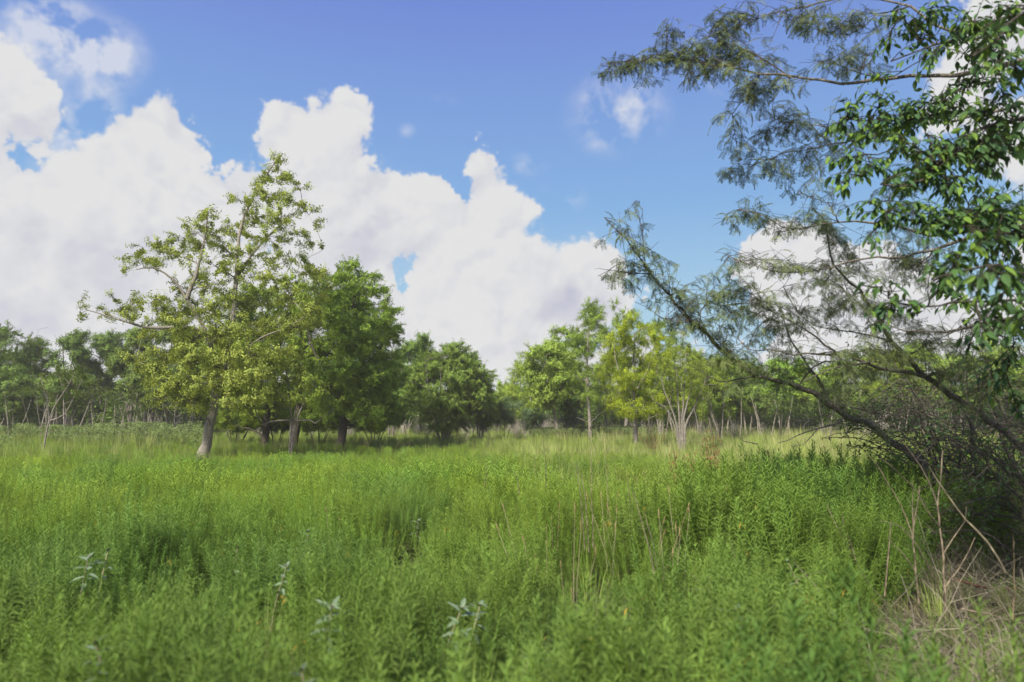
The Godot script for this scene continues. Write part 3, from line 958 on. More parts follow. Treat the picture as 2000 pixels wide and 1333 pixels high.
	lobes = seen_lobes(base, d, [[1238, 628, 22, 12, 26], [1215, 645, 26, 18, 44], [1262, 640, 24, 16, 36], [1196, 665, 22, 18, 34], [1235, 668, 36, 22, 80], [1280, 662, 22, 20, 34], [1205, 695, 34, 24, 80], [1250, 702, 40, 26, 90], [1290, 700, 26, 24, 44], [1190, 725, 26, 22, 46], [1230, 740, 42, 24, 90], [1275, 740, 34, 22, 60], [1205, 768, 30, 18, 56], [1245, 775, 38, 18, 70], [1285, 775, 22, 14, 26], [1215, 795, 26, 14, 46], [1250, 800, 32, 12, 54], [1285, 802, 22, 10, 28], [1300, 808, 10, 8, 10], [1235, 815, 24, 9, 26]], r, 2.3)
	trunks = [[[Vector3(0, -0.2, 0)] + line_at(base, d, [[1240, 825], [1238, 790], [1236, 750], [1238, 700], [1240, 650]]), 0.115, 0.02, 0.3], [line_at(base, d, [[1238, 780], [1215, 740], [1202, 700], [1200, 670]]), 0.05, 0.012], [line_at(base, d, [[1238, 770], [1262, 730], [1276, 690]]), 0.05, 0.012]]
	grow(root, trunks, lobes, {"seed": 46, "tint": Color(0.27, 0.385, 0.025), "tint_b": Color(0.36, 0.46, 0.030), "bark": Color(0.44, 0.43, 0.42), "sprig": "fine", "droop": 0.35, "per": 7, "size": 1.1})
	# the pale many-stemmed tree
	d = 25.0
	base = spot(1329, d)
	root = thing("many_stemmed_tree", "tree of five pale stems fanning out from one foot in the grass", "tree", base)
	lobes = seen_lobes(base, d, [[1345, 690, 34, 20, 40], [1385, 705, 30, 20, 34], [1310, 705, 28, 20, 30], [1340, 725, 40, 22, 50], [1390, 735, 30, 20, 34], [1300, 740, 26, 18, 26], [1420, 750, 22, 16, 16], [1360, 755, 30, 16, 24], [1285, 768, 16, 12, 10]], r)
	trunks = []
	for s in [[1268, 760, 0.05], [1292, 735, 0.06], [1322, 715, 0.055], [1352, 735, 0.07], [1385, 712, 0.055], [1340, 690, 0.05]]:
		trunks.append([[Vector3((s[0] - 1329) * 0.0012, -0.15, 0)] + line_at(base, d, [[lerpf(1329, s[0], 0.18), 835], [lerpf(1329, s[0], 0.5), 795], [lerpf(1329, s[0], 0.85), lerpf(855, s[1], 0.75)], [s[0], s[1]]]), s[2], 0.014, 0.3])
	grow(root, trunks, lobes, {"seed": 47, "tint": OLIVE * 1.5, "tint_b": YELLOW * 1.5, "bark": Color(0.43, 0.42, 0.40), "sprig": "fine", "droop": 0.3, "per": 7})
	# the forked pale sapling at the meadow's edge
	d = 25.0
	base = spot(97, d)
	root = thing("forked_sapling", "pale sapling forked low, its stems leaning apart over the meadow", "sapling", base)
	lobes = seen_lobes(base, d, [[120, 730, 34, 20, 26], [155, 712, 24, 16, 16], [85, 735, 26, 18, 20], [60, 755, 24, 14, 14], [130, 765, 26, 14, 16], [160, 740, 14, 10, 8]], r)
	trunks = [[[Vector3(0, -0.15, 0)] + line_at(base, d, [[96, 820], [112, 785], [135, 750], [148, 722]]), 0.045, 0.01, 0.3], [line_at(base, d, [[96, 825], [92, 790], [84, 755], [78, 735]]), 0.025, 0.008], [line_at(base, d, [[98, 822], [125, 810], [142, 780], [154, 755]]), 0.028, 0.008]]
	grow(root, trunks, lobes, {"seed": 48, "tint": MID, "tint_b": OLIVE, "bark": Color(0.46, 0.45, 0.43), "per": 6, "sprig": "fine"})
	# a tree at the viewer's back, whose shade lies over the near herbs and the thicket
	base = Vector3(3.4, 0, 4.6)
	root = thing("shade_tree", "spreading tree behind the viewer shading the near herbs", "tree", base)
	r = rng(60)
	lobes = egg(r, Vector3(-0.6, 6.3, -1.0), Vector3(3.6, 1.4, 3.4), 24, 1.1, 46)
	trunks = [[[Vector3(0, -0.2, 0), Vector3(0.1, 1.6, 0), Vector3(-0.1, 3.4, -0.2), Vector3(0.1, 5.6, -0.6)], 0.2, 0.05, 0.4]]
	grow(root, trunks, lobes, {"seed": 61, "tint": MID, "tint_b": OLIVE, "bark": GREY_BARK, "sprig": "oak", "size": 1.6})
	base = Vector3(-4.6, 0, 6.4)
	root = thing("shade_tree", "thin-crowned tree behind the viewer, on the side away from the thicket", "tree", base)
	r = rng(62)
	lobes = egg(r, Vector3(1.2, 6.3, -1.6), Vector3(4.6, 1.1, 1.9), 22, 0.9, 22)
	trunks = [[[Vector3(0, -0.2, 0), Vector3(0.1, 1.6, 0), Vector3(0.3, 3.4, -0.3), Vector3(0.7, 5.8, -0.9)], 0.17, 0.05, 0.4]]
	grow(root, trunks, lobes, {"seed": 63, "tint": MID, "tint_b": OLIVE, "bark": GREY_BARK, "sprig": "oak", "size": 1.5})
	# low dark shrubs round the dark trunks
	for s in [[470, 31.0, 788, 52, "low dark shrub behind the pale-barked tree's trunk"], [545, 32.0, 792, 50, "low dark shrub between the two dark trunks"], [628, 31.0, 790, 50, "low shrub between the dark trunks and the round tree's trunk"], [735, 31.5, 786, 56, "low dark shrub under the east side of the round dark tree"]]:
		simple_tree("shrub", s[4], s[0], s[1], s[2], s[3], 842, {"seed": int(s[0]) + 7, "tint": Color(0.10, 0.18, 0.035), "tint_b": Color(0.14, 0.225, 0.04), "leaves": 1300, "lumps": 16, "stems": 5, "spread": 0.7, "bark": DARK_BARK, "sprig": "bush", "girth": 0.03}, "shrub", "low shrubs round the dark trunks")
	# blue-green bushes at the foot of the grove
	for s in [[985, 36.0, 785, 30, 830, "pale blue-green bush at the meadow's edge beside the wide shrubby tree"], [1042, 37.0, 800, 26, 832, "low pale blue-green bush near the foot of the leaning pale trunk"], [1110, 38.0, 805, 22, 834, "small blue-green bush behind the tall feathery tree's foot"]]:
		simple_tree("bush", s[5], s[0], s[1], s[2], s[3], s[4], {"seed": int(s[0]), "tint": Color(0.15, 0.25, 0.12), "tint_b": Color(0.18, 0.28, 0.15), "leaves": 700, "lumps": 10, "stems": 5, "spread": 0.7, "bark": GREY_BARK, "sprig": "fine", "girth": 0.02}, "bush", "blue-green bushes")


# ------------------------------------------------------------------ mesquite, broad-leaved tree and thorny shrubs beside the viewer

func frond(r: RandomNumberGenerator) -> Buf:
	# a mesquite leaf: two drooping combs of narrow leaflets on a short stalk
	var b := Buf.new()
	b.tube(PackedVector3Array([Vector3.ZERO, Vector3(0, 0.025, 0)]), PackedFloat32Array([0.0016, 0.0012]), 3, Color(0.9, 0.8, 0.6))
	for s in [-1.0, 1.0]:
		var dir := Vector3(s * r.randf_range(0.35, 0.7), 0.9, r.randf_range(-0.2, 0.2)).normalized()
		var ln := r.randf_range(0.085, 0.12)
		var line := PackedVector3Array()
		var rr := PackedFloat32Array()
		for k in 5:
			var t := k / 4.0
			line.append(Vector3(0, 0.025, 0) + dir * ln * t + Vector3(0, -0.02 * t * t, -0.035 * t * t))
			rr.append(0.0011)
		b.tube(line, rr, 3, Color(0.9, 0.85, 0.6))
		var side := dir.cross(Vector3(0, 0, 1)).normalized()
		var count := r.randi_range(11, 14)
		for k in count:
			var t := (k + 0.8) / count
			var f := t * 4.0
			var i := mini(int(f), 3)
			var p := line[i].lerp(line[i + 1], f - i)
			for q in [-1.0, 1.0]:
				var d: Vector3 = (side * q + dir * 0.35 + Vector3(0, 0, r.randf_range(-0.5, 0.1))).normalized()
				var tone := r.randf_range(0.8, 1.2)
				b.leaf(p, d, Vector3(0, 0, 1), r.randf_range(0.022, 0.032), 0.0048, 0.15, 0.1, 2, Color(tone, tone, tone))
	return b


func broad_leaf(r: RandomNumberGenerator) -> Buf:
	var b := Buf.new()
	var ln := 0.082
	b.tube(PackedVector3Array([Vector3.ZERO, Vector3(0, 0.012, 0.001)]), PackedFloat32Array([0.001, 0.0008]), 3, Color(1.2, 1.1, 0.7))
	b.leaf(Vector3(0, 0.01, 0), Vector3(0, 1, 0), Vector3(r.randf_range(-0.1, 0.1), 0, 1), ln * r.randf_range(0.9, 1.1), 0.036 * r.randf_range(0.85, 1.15), r.randf_range(0.1, 0.55), r.randf_range(0.15, 0.5), 6, Color.WHITE, 0.8)
	return b


# a tree close by: limbs given by hand, twigs with single leaves grown in lumps round them; the leaves that show largest are parts of their own
func near_tree(root: Node3D, trunks: Array, lobes: Array, o: Dictionary, leaf_meshes: Array, tones: Array) -> void:
	var r := rng(o.seed)
	var wood := Buf.new()
	var bark: Color = o.bark
	var twig_bark: Color = o.twig_bark
	var pos := PackedVector3Array()
	var rad := PackedFloat32Array()
	for t in trunks:
		var line := smooth_line(t[0], 0.10)
		var rr := PackedFloat32Array()
		for k in line.size():
			var f := float(k) / (line.size() - 1)
			var q: float = lerpf(t[1], t[2], pow(f, 0.75)) * r.randf_range(0.88, 1.16) * o.get("girth", 1.0)
			if k > 0 and k < line.size() - 1:
				line[k] += ball(r) * (0.014 + q * 0.35)
			rr.append(q)
			if not (t.size() > 3 and t[3]):
				pos.append(line[k])
				rad.append(q)
		wood.tube(line, rr, 10 if t[1] > 0.04 else 6, bark if t[1] > 0.012 else twig_bark)
	var twig_r: float = o.twig_r
	var places := []
	var hang: float = o.hang
	for lobe in lobes:
		var c: Vector3 = lobe[0]
		var ext: Vector3 = lobe[1]
		var best := -1
		var least := 1e9
		for k in pos.size():
			var d: Vector3 = c - pos[k]
			var cost := d.length() + maxf(0.0, -d.x * -0.2)
			if cost < least:
				least = cost
				best = k
		var p0 := pos[best]
		var limb := PackedVector3Array([p0])
		var span := p0.distance_to(c)
		if span > ext.length() * 0.5:
			var rr := PackedFloat32Array([minf(rad[best], twig_r * 2.2)])
			var bend := ball(r) * span * 0.15
			for k in 6:
				var f := (k + 1) / 6.0
				limb.append(p0.lerp(c, f) + bend * sin(f * PI) + ball(r) * 0.018)
				rr.append(lerpf(rr[0], twig_r * 1.2, f))
			wood.tube(limb, rr, 5, twig_bark)
			for k in range(1, 7):
				pos.append(limb[k])
				rad.append(rr[k])
		var subs: int = lobe[2]
		for s in subs:
			var from := limb[r.randi_range(limb.size() / 3, limb.size() - 1)]
			if limb.size() == 1:
				from = pos[clampi(best + r.randi_range(-4, 4), 0, pos.size() - 1)]
				if from.distance_to(c) > ext.length() * 1.6:
					from = p0
			var q := ball(r)
			var to := c + q.normalized() * pow(q.length(), 0.5) * ext
			var reach := from.distance_to(to)
			var m := clampi(int(reach / 0.05), 3, 9)
			var mid := from.lerp(to, 0.5) + ball(r) * reach * 0.15 + Vector3(0, reach * 0.08, 0)
			var line := PackedVector3Array()
			var rr := PackedFloat32Array()
			for k in m + 1:
				var f := float(k) / m
				line.append(from.lerp(mid, f).lerp(mid.lerp(to, f), f) + (ball(r) * 0.007 if k > 0 else Vector3.ZERO))
				rr.append(lerpf(twig_r, twig_r * 0.4, f))
			wood.tube(line, rr, 4, twig_bark)
			if r.randf() < o.get("bare", 0.0):
				continue
			var each: float = o.each
			var count := maxi(2, int(reach * 0.85 / each))
			for k in count:
				var f := 0.15 + 0.85 * (k + 0.5) / count
				var i := mini(int(f * m), m - 1)
				var p := line[i].lerp(line[i + 1], f * m - i)
				var along := (line[i + 1] - line[i]).normalized()
				var side := along.cross(Vector3.UP + ball(r) * 0.3).normalized() * (1.0 if k % 2 else -1.0)
				var dir := (along * 0.45 + side * 0.8 + ball(r) * 0.45 + Vector3(0, -hang, 0)).normalized()
				var x := dir.cross(Vector3.UP).normalized()
				var z := x.cross(dir)
				var size: float = r.randf_range(0.55, 1.3) * o.get("size", 1.0)
				places.append(Transform3D((Basis(x, dir, z) * Basis(Vector3.UP, r.randfn(0.0, 0.6))).scaled_local(Vector3.ONE * size), p))
	part("trunk", wood.mesh(M.rough_bark), root)
	# the leaves that show largest come first
	var scored := []
	for t in places:
		var w: Vector3 = root.position + t.origin - EYE
		w = w.rotated(Vector3.RIGHT, -tilt)
		var u := 1000.0 - w.x / w.z * F
		var y := 666.5 + w.y / w.z * F
		scored.append([-w.z if w.z < -0.3 and u > 0 and u < 1990 and y > 5 and y < 1325 else 1000.0 + r.randf(), t])
	scored.sort_custom(func(a, b): return a[0] < b[0])
	var left := {}
	for k in scored.size():
		var kind := r.randi_range(0, leaf_meshes.size() - 1)
		var t: Transform3D = scored[k][1]
		if k < 300 and scored[k][0] < 900.0:
			var b: Buf = leaf_meshes[kind]
			var key := "%d" % r.randi_range(0, tones.size() - 1)
			var mesh_key := "%s%d_%s" % [o.kind, kind, key]
			if not sprigs.has(mesh_key):
				var nb := Buf.new()
				nb.v = b.v
				nb.n = b.n
				nb.i = b.i
				for c in b.c:
					nb.c.append(c * tones[int(key)])
				sprigs[mesh_key] = nb.mesh(M.near_leaf, false)
			var leaf := part("leaf", sprigs[mesh_key], root)
			leaf.transform = t
		else:
			if not left.has(kind):
				left[kind] = [[] as Array[Transform3D], PackedColorArray()]
			left[kind][0].append(t)
			var a: Color = tones[r.randi_range(0, tones.size() - 1)]
			left[kind][1].append(a * r.randf_range(0.85, 1.15))
	for kind in left:
		var key := "%s_plain%d" % [o.kind, kind]
		if not sprigs.has(key):
			sprigs[key] = leaf_meshes[kind].mesh(M.near_leaf, false)
		scatter("foliage", sprigs[key], left[kind][0], left[kind][1], root).set_meta("kind", "stuff")


func dlobes(base: Vector3, rows: Array, wide := 1.0, much := 1.0) -> Array:
	var out := []
	for s in rows:
		var k: float = s[5] / F
		out.append([at(s[0], s[1], s[5]) - base, Vector3(s[2], s[3], maxf(s[2], s[3])) * k * wide, ceili(s[4] * much)])
	return out


func dline(base: Vector3, pts: Array) -> Array:
	var out := []
	for p in pts:
		out.append(at(p[0], p[1], p[2]) - base)
	return out


func make_thicket():
	M.near_leaf = leaf_material(0.6, 0.75)
	var r := rng(71)
	var fronds := [frond(r), frond(r), frond(r), frond(r)]
	var leaves := [broad_leaf(r), broad_leaf(r), broad_leaf(r), broad_leaf(r)]
	var mesquite_tones := [Color(0.125, 0.175, 0.075), Color(0.16, 0.205, 0.08), Color(0.095, 0.14, 0.065)]
	var broad_tones := [Color(0.055, 0.125, 0.040), Color(0.065, 0.14, 0.042), Color(0.045, 0.105, 0.045), Color(0.11, 0.20, 0.03)]
	var bark := Color(0.48, 0.46, 0.43)
	var twig := Color(0.28, 0.245, 0.235)
	# the mesquite that leans out over the meadow
	var base := Vector3(5.0, 0, -7.6)
	var root := thing("mesquite_tree", "grey-barked mesquite whose long bare limb leans low out over the meadow", "tree", base)
	var trunks := [
		[[Vector3(0.25, -0.2, 0.1), Vector3(0.1, 0.3, 0.05)] + dline(base, [[1790, 895, 7.6], [1760, 872, 7.6], [1722, 848, 7.6], [1690, 828, 7.55], [1655, 812, 7.5], [1622, 790, 7.45], [1590, 770, 7.4], [1560, 755, 7.4], [1525, 745, 7.3], [1478, 733, 7.2], [1445, 712, 7.1], [1410, 685, 7.0], [1380, 655, 6.9], [1350, 625, 6.8], [1320, 592, 6.7], [1292, 562, 6.6], [1262, 525, 6.5], [1235, 485, 6.4], [1205, 450, 6.3], [1180, 425, 6.25]]), 0.105, 0.006],
		[dline(base, [[1270, 535, 6.5], [1230, 533, 6.45], [1190, 530, 6.4], [1168, 540, 6.4]]), 0.011, 0.004],
		[dline(base, [[1310, 580, 6.7], [1345, 630, 6.6], [1300, 625, 6.5], [1270, 605, 6.4], [1240, 590, 6.4]]), 0.009, 0.004],
		[dline(base, [[1262, 525, 6.5], [1256, 480, 6.45], [1250, 430, 6.4], [1243, 392, 6.4]]), 0.010, 0.003],
		[dline(base, [[1478, 733, 7.2], [1440, 742, 7.1], [1405, 745, 7.0], [1370, 730, 6.9], [1345, 712, 6.9]]), 0.016, 0.005],
		[dline(base, [[1655, 812, 7.5], [1630, 830, 7.3], [1600, 836, 7.2], [1560, 852, 7.1], [1520, 866, 7.05]]), 0.024, 0.006, true],
		[dline(base, [[1600, 836, 7.2], [1585, 850, 7.1], [1570, 868, 7.0], [1545, 872, 7.0]]), 0.013, 0.004, true],
		[dline(base, [[1480, 868, 6.8], [1450, 862, 6.8], [1428, 845, 6.8], [1410, 832, 6.8]]), 0.010, 0.004, true],
		[dline(base, [[1640, 800, 7.5], [1600, 815, 7.0], [1560, 822, 6.8], [1535, 820, 6.7], [1530, 850, 6.6]]), 0.012, 0.004, true],
		[dline(base, [[1560, 755, 7.4], [1590, 715, 7.3], [1634, 705, 7.2], [1645, 740, 7.2], [1660, 775, 7.4]]), 0.018, 0.010, true],
		[dline(base, [[1622, 790, 7.45], [1600, 740, 7.5], [1570, 700, 7.5], [1540, 650, 7.4], [1525, 600, 7.4]]), 0.030, 0.007]]
	var lobes := dlobes(base, [[1200, 440, 26, 22, 6, 6.3], [1225, 470, 26, 26, 8, 6.35], [1250, 500, 30, 26, 10, 6.4], [1240, 430, 16, 26, 4, 6.4], [1180, 530, 18, 14, 4, 6.4], [1200, 520, 16, 12, 3, 6.4], [1260, 545, 30, 24, 8, 6.5], [1290, 545, 20, 20, 5, 6.6], [1320, 600, 36, 26, 12, 6.6], [1370, 610, 40, 34, 14, 6.8], [1340, 650, 36, 22, 8, 6.7], [1400, 650, 36, 36, 12, 6.9], [1440, 680, 34, 22, 8, 7.0], [1380, 580, 34, 26, 9, 6.9], [1430, 610, 36, 30, 9, 7.0], [1480, 640, 36, 30, 9, 7.2], [1530, 620, 36, 30, 9, 7.3], [1545, 680, 40, 24, 7, 7.3], [1290, 600, 24, 16, 5, 6.5], [1420, 560, 40, 30, 7, 6.8], [1340, 560, 40, 30, 7, 6.7], [1300, 520, 24, 26, 4, 6.5], [1500, 700, 40, 24, 6, 7.2], [1600, 690, 50, 30, 6, 7.4], [1560, 720, 60, 40, 8, 7.3], [1480, 700, 50, 40, 7, 7.1], [1640, 760, 60, 40, 7, 7.4], [1700, 800, 60, 40, 6, 7.4], [1420, 720, 40, 30, 5, 7.0]], 1.7, 1.15)
	near_tree(root, trunks, lobes, {"seed": 72, "bark": bark, "twig_bark": twig, "twig_r": 0.0034, "hang": 0.55, "each": 0.056, "size": 1.05, "kind": "frond", "bare": 0.42, "girth": 0.6}, fronds, mesquite_tones)
	# its neighbour: a thicker mesquite whose limbs fan out high overhead
	base = Vector3(6.9, 0, -7.0)
	root = thing("mesquite_tree", "thicker mesquite rising from the thorny thicket, its limbs fanning high against the sky", "tree", base)
	trunks = [
		[[Vector3(0.2, -0.2, 0), Vector3(0.05, 0.4, 0)] + dline(base, [[2080, 960, 7.0], [1990, 868, 7.0], [1930, 820, 6.9], [1887, 790, 6.9], [1842, 760, 6.8], [1806, 735, 6.8], [1770, 697, 6.7], [1743, 670, 6.7], [1712, 620, 6.6], [1680, 567, 6.5], [1645, 535, 6.5], [1622, 495, 6.4], [1612, 440, 6.4], [1590, 410, 6.3]]), 0.13, 0.008],
		[dline(base, [[1802, 735, 6.8], [1765, 728, 6.7], [1730, 720, 6.6], [1690, 708, 6.5], [1640, 695, 6.4], [1595, 692, 6.4], [1550, 692, 6.3], [1500, 684, 6.3], [1460, 682, 6.2], [1440, 660, 6.2]]), 0.038, 0.006],
		[dline(base, [[1700, 708, 6.5], [1660, 715, 6.4], [1620, 720, 6.3], [1570, 745, 6.3]]), 0.018, 0.006, true],
		[dline(base, [[1640, 697, 6.4], [1612, 675, 6.3], [1595, 661, 6.3], [1550, 630, 6.2], [1505, 607, 6.2], [1470, 575, 6.1]]), 0.022, 0.005],
		[dline(base, [[1743, 670, 6.7], [1700, 655, 6.6], [1640, 645, 6.5], [1600, 640, 6.5], [1560, 610, 6.4], [1530, 560, 6.4]]), 0.018, 0.005],
		[dline(base, [[2060, 640, 5.2], [2000, 618, 5.4], [1950, 627, 5.5], [1910, 635, 5.6], [1842, 648, 5.7], [1766, 648, 5.8], [1720, 630, 5.9]]), 0.034, 0.007],
		[dline(base, [[2040, 470, 5.2], [1960, 455, 5.4], [1880, 470, 5.5], [1797, 495, 5.6], [1740, 503, 5.7], [1685, 508, 5.8], [1595, 527, 5.9], [1527, 533, 6.0], [1473, 517, 6.0], [1425, 500, 6.0]]), 0.030, 0.004],
		[dline(base, [[2040, 410, 5.0], [2000, 423, 5.1], [1910, 445, 5.3], [1820, 459, 5.4], [1770, 450, 5.5], [1730, 436, 5.6], [1640, 432, 5.7], [1600, 440, 5.7], [1550, 450, 5.8], [1505, 427, 5.9], [1440, 410, 6.0]]), 0.030, 0.004],
		[dline(base, [[2040, 112, 4.6], [2000, 122, 4.7], [1932, 135, 4.8], [1865, 146, 4.9], [1775, 151, 5.0], [1707, 155, 5.1], [1640, 162, 5.2], [1572, 153, 5.3], [1530, 146, 5.3], [1482, 146, 5.4], [1415, 128, 5.5], [1352, 119, 5.6], [1280, 119, 5.7], [1221, 119, 5.75], [1172, 128, 5.8]]), 0.034, 0.004],
		[dline(base, [[2000, 60, 4.7], [1940, 66, 4.8], [1887, 60, 4.9], [1820, 44, 5.0], [1775, 13, 5.1], [1720, -2, 5.2], [1635, -2, 5.3], [1572, 13, 5.4], [1527, 22, 5.5], [1482, 34, 5.5], [1442, 50, 5.6], [1410, 63, 5.7], [1380, 75, 5.7]]), 0.022, 0.004],
		[dline(base, [[1543, 152, 5.3], [1500, 120, 5.4], [1460, 100, 5.5], [1422, 82, 5.6], [1390, 70, 5.6]]), 0.011, 0.003],
		[dline(base, [[1720, 153, 5.1], [1680, 140, 5.1], [1640, 128, 5.1], [1608, 120, 5.1]]), 0.009, 0.004],
		[dline(base, [[1527, 22, 5.5], [1515, 60, 5.4], [1500, 95, 5.4]]), 0.007, 0.003],
		[dline(base, [[2000, 200, 4.8], [1900, 225, 5.0], [1802, 247, 5.2], [1743, 272, 5.4], [1685, 272, 5.5], [1640, 257, 5.6], [1595, 245, 5.7], [1550, 238, 5.8], [1510, 215, 5.8]]), 0.020, 0.004],
		[dline(base, [[1685, 272, 5.5], [1620, 285, 5.6], [1560, 295, 5.7], [1500, 310, 5.8], [1450, 335, 5.9]]), 0.010, 0.003],
		[dline(base, [[1775, 13, 5.1], [1715, 30, 5.1], [1660, 70, 5.2], [1600, 60, 5.3]]), 0.010, 0.003]]
	lobes = dlobes(base, [[1190, 128, 22, 12, 4, 5.8], [1235, 120, 26, 16, 6, 5.75], [1200, 145, 20, 10, 3, 5.8], [1275, 135, 30, 20, 7, 5.7], [1290, 95, 26, 22, 7, 5.7], [1340, 145, 36, 18, 7, 5.6], [1330, 80, 34, 30, 12, 5.6], [1300, 50, 26, 18, 5, 5.7], [1380, 60, 36, 30, 13, 5.6], [1345, 165, 18, 16, 4, 5.6], [1360, 110, 30, 20, 7, 5.6], [1420, 40, 36, 26, 11, 5.6], [1400, 95, 32, 22, 8, 5.6], [1460, 20, 36, 24, 9, 5.5], [1450, 80, 34, 26, 8, 5.5], [1450, 125, 34, 20, 6, 5.4], [1500, 110, 34, 26, 7, 5.4],
		[1550, 20, 34, 26, 10, 5.4], [1580, 50, 36, 26, 10, 5.3], [1630, 40, 36, 26, 9, 5.2], [1680, 50, 36, 30, 8, 5.2], [1640, 100, 40, 24, 7, 5.1], [1700, 100, 36, 26, 6, 5.1], [1600, 130, 36, 18, 5, 5.1], [1660, 120, 30, 16, 4, 5.1], [1480, 180, 36, 22, 8, 5.5], [1530, 165, 34, 18, 5, 5.3], [1450, 200, 34, 26, 9, 5.6], [1500, 220, 40, 24, 10, 5.7], [1430, 230, 26, 20, 7, 5.7], [1540, 240, 26, 18, 5, 5.7], [1440, 280, 26, 26, 8, 5.8], [1500, 265, 26, 22, 5, 5.8], [1460, 320, 36, 24, 9, 5.9], [1420, 330, 18, 12, 3, 5.9], [1560, 310, 30, 22, 7, 5.7], [1600, 290, 26, 18, 4, 5.6], [1520, 340, 26, 18, 5, 5.8],
		[1450, 405, 32, 18, 6, 6.0], [1420, 440, 22, 22, 6, 6.0], [1490, 440, 34, 22, 7, 5.9], [1550, 420, 34, 22, 7, 5.8], [1610, 395, 36, 18, 7, 5.7], [1560, 380, 36, 18, 7, 5.8], [1460, 490, 40, 26, 9, 6.0], [1420, 510, 26, 20, 5, 6.0], [1510, 510, 36, 22, 7, 6.0], [1570, 500, 34, 22, 6, 5.9], [1440, 560, 36, 26, 9, 6.1], [1500, 560, 34, 26, 8, 6.1], [1480, 600, 34, 22, 7, 6.1], [1550, 560, 34, 26, 6, 6.3], [1600, 560, 34, 26, 6, 6.4], [1600, 610, 34, 22, 5, 6.4], [1650, 600, 30, 26, 5, 6.5], [1640, 470, 26, 26, 5, 6.4], [1560, 650, 34, 18, 5, 6.3], [1690, 640, 30, 18, 3, 6.5], [1470, 650, 26, 18, 4, 6.2], [1700, 560, 70, 60, 12, 6.3], [1760, 640, 70, 50, 12, 6.4], [1680, 700, 70, 40, 10, 6.4], [1820, 700, 70, 50, 12, 6.6], [1880, 640, 70, 60, 12, 6.2], [1780, 520, 60, 60, 9, 6.0], [1660, 500, 60, 60, 10, 6.2], [1740, 380, 60, 60, 9, 5.8], [1840, 560, 60, 60, 8, 6.0], [1900, 760, 70, 50, 14, 6.6], [1960, 700, 70, 60, 14, 6.4], [1600, 340, 60, 60, 8, 5.8], [1680, 220, 70, 50, 8, 5.5]], 1.4, 1.25)
	near_tree(root, trunks, lobes, {"seed": 73, "bark": bark, "twig_bark": twig, "twig_r": 0.003, "hang": 0.55, "each": 0.052, "size": 1.05, "kind": "frond", "bare": 0.32, "girth": 0.6}, fronds, mesquite_tones)
	# the broad-leaved tree standing just beside the viewer
	base = Vector3(4.6, 0, -4.3)
	root = thing("broad_leaved_tree", "dark green broad-leaved tree whose leafy boughs hang into view over the thicket", "tree", base)
	trunks = [
		[[Vector3(0, -0.2, 0), Vector3(0.05, 0.8, 0), Vector3(-0.05, 1.7, 0), Vector3(0.05, 2.6, 0), Vector3(-0.1, 3.6, 0.1), Vector3(-0.3, 4.6, 0.1)], 0.14, 0.05],
		[[Vector3(-0.05, 1.9, 0)] + dline(base, [[2150, 520, 4.2], [2000, 470, 4.1], [1920, 430, 4.1], [1850, 440, 4.0], [1780, 430, 4.0], [1700, 395, 4.0]]), 0.035, 0.005],
		[[Vector3(0, 2.4, 0)] + dline(base, [[2150, 250, 4.2], [2020, 230, 4.1], [1930, 250, 4.1], [1850, 300, 4.1], [1790, 360, 4.0], [1720, 360, 4.0]]), 0.035, 0.005],
		[[Vector3(0, 2.4, 0)] + dline(base, [[2150, 180, 4.3], [2000, 240, 4.3], [1900, 220, 4.3], [1800, 230, 4.3], [1700, 235, 4.4], [1640, 230, 4.4]]), 0.03, 0.004],
		[[Vector3(-0.05, 3.0, 0)] + dline(base, [[2120, 60, 4.2], [2000, 30, 4.1], [1900, 60, 4.1], [1800, 100, 4.1], [1740, 120, 4.2]]), 0.03, 0.005],
		[[Vector3(-0.05, 1.8, 0)] + dline(base, [[2150, 600, 3.4], [2020, 540, 3.2], [1940, 520, 3.1], [1880, 530, 3.0], [1820, 545, 3.0]]), 0.02, 0.004],
		[[Vector3(-0.05, 1.6, 0)] + dline(base, [[2150, 680, 3.9], [2020, 600, 4.0], [1900, 590, 4.0], [1800, 600, 4.0], [1740, 590, 4.0]]), 0.025, 0.004],
		[[Vector3(0.0, 2.8, 0)] + dline(base, [[2120, -20, 3.4], [2000, 20, 3.2], [1940, 80, 3.1], [1900, 110, 3.1]]), 0.02, 0.004]]
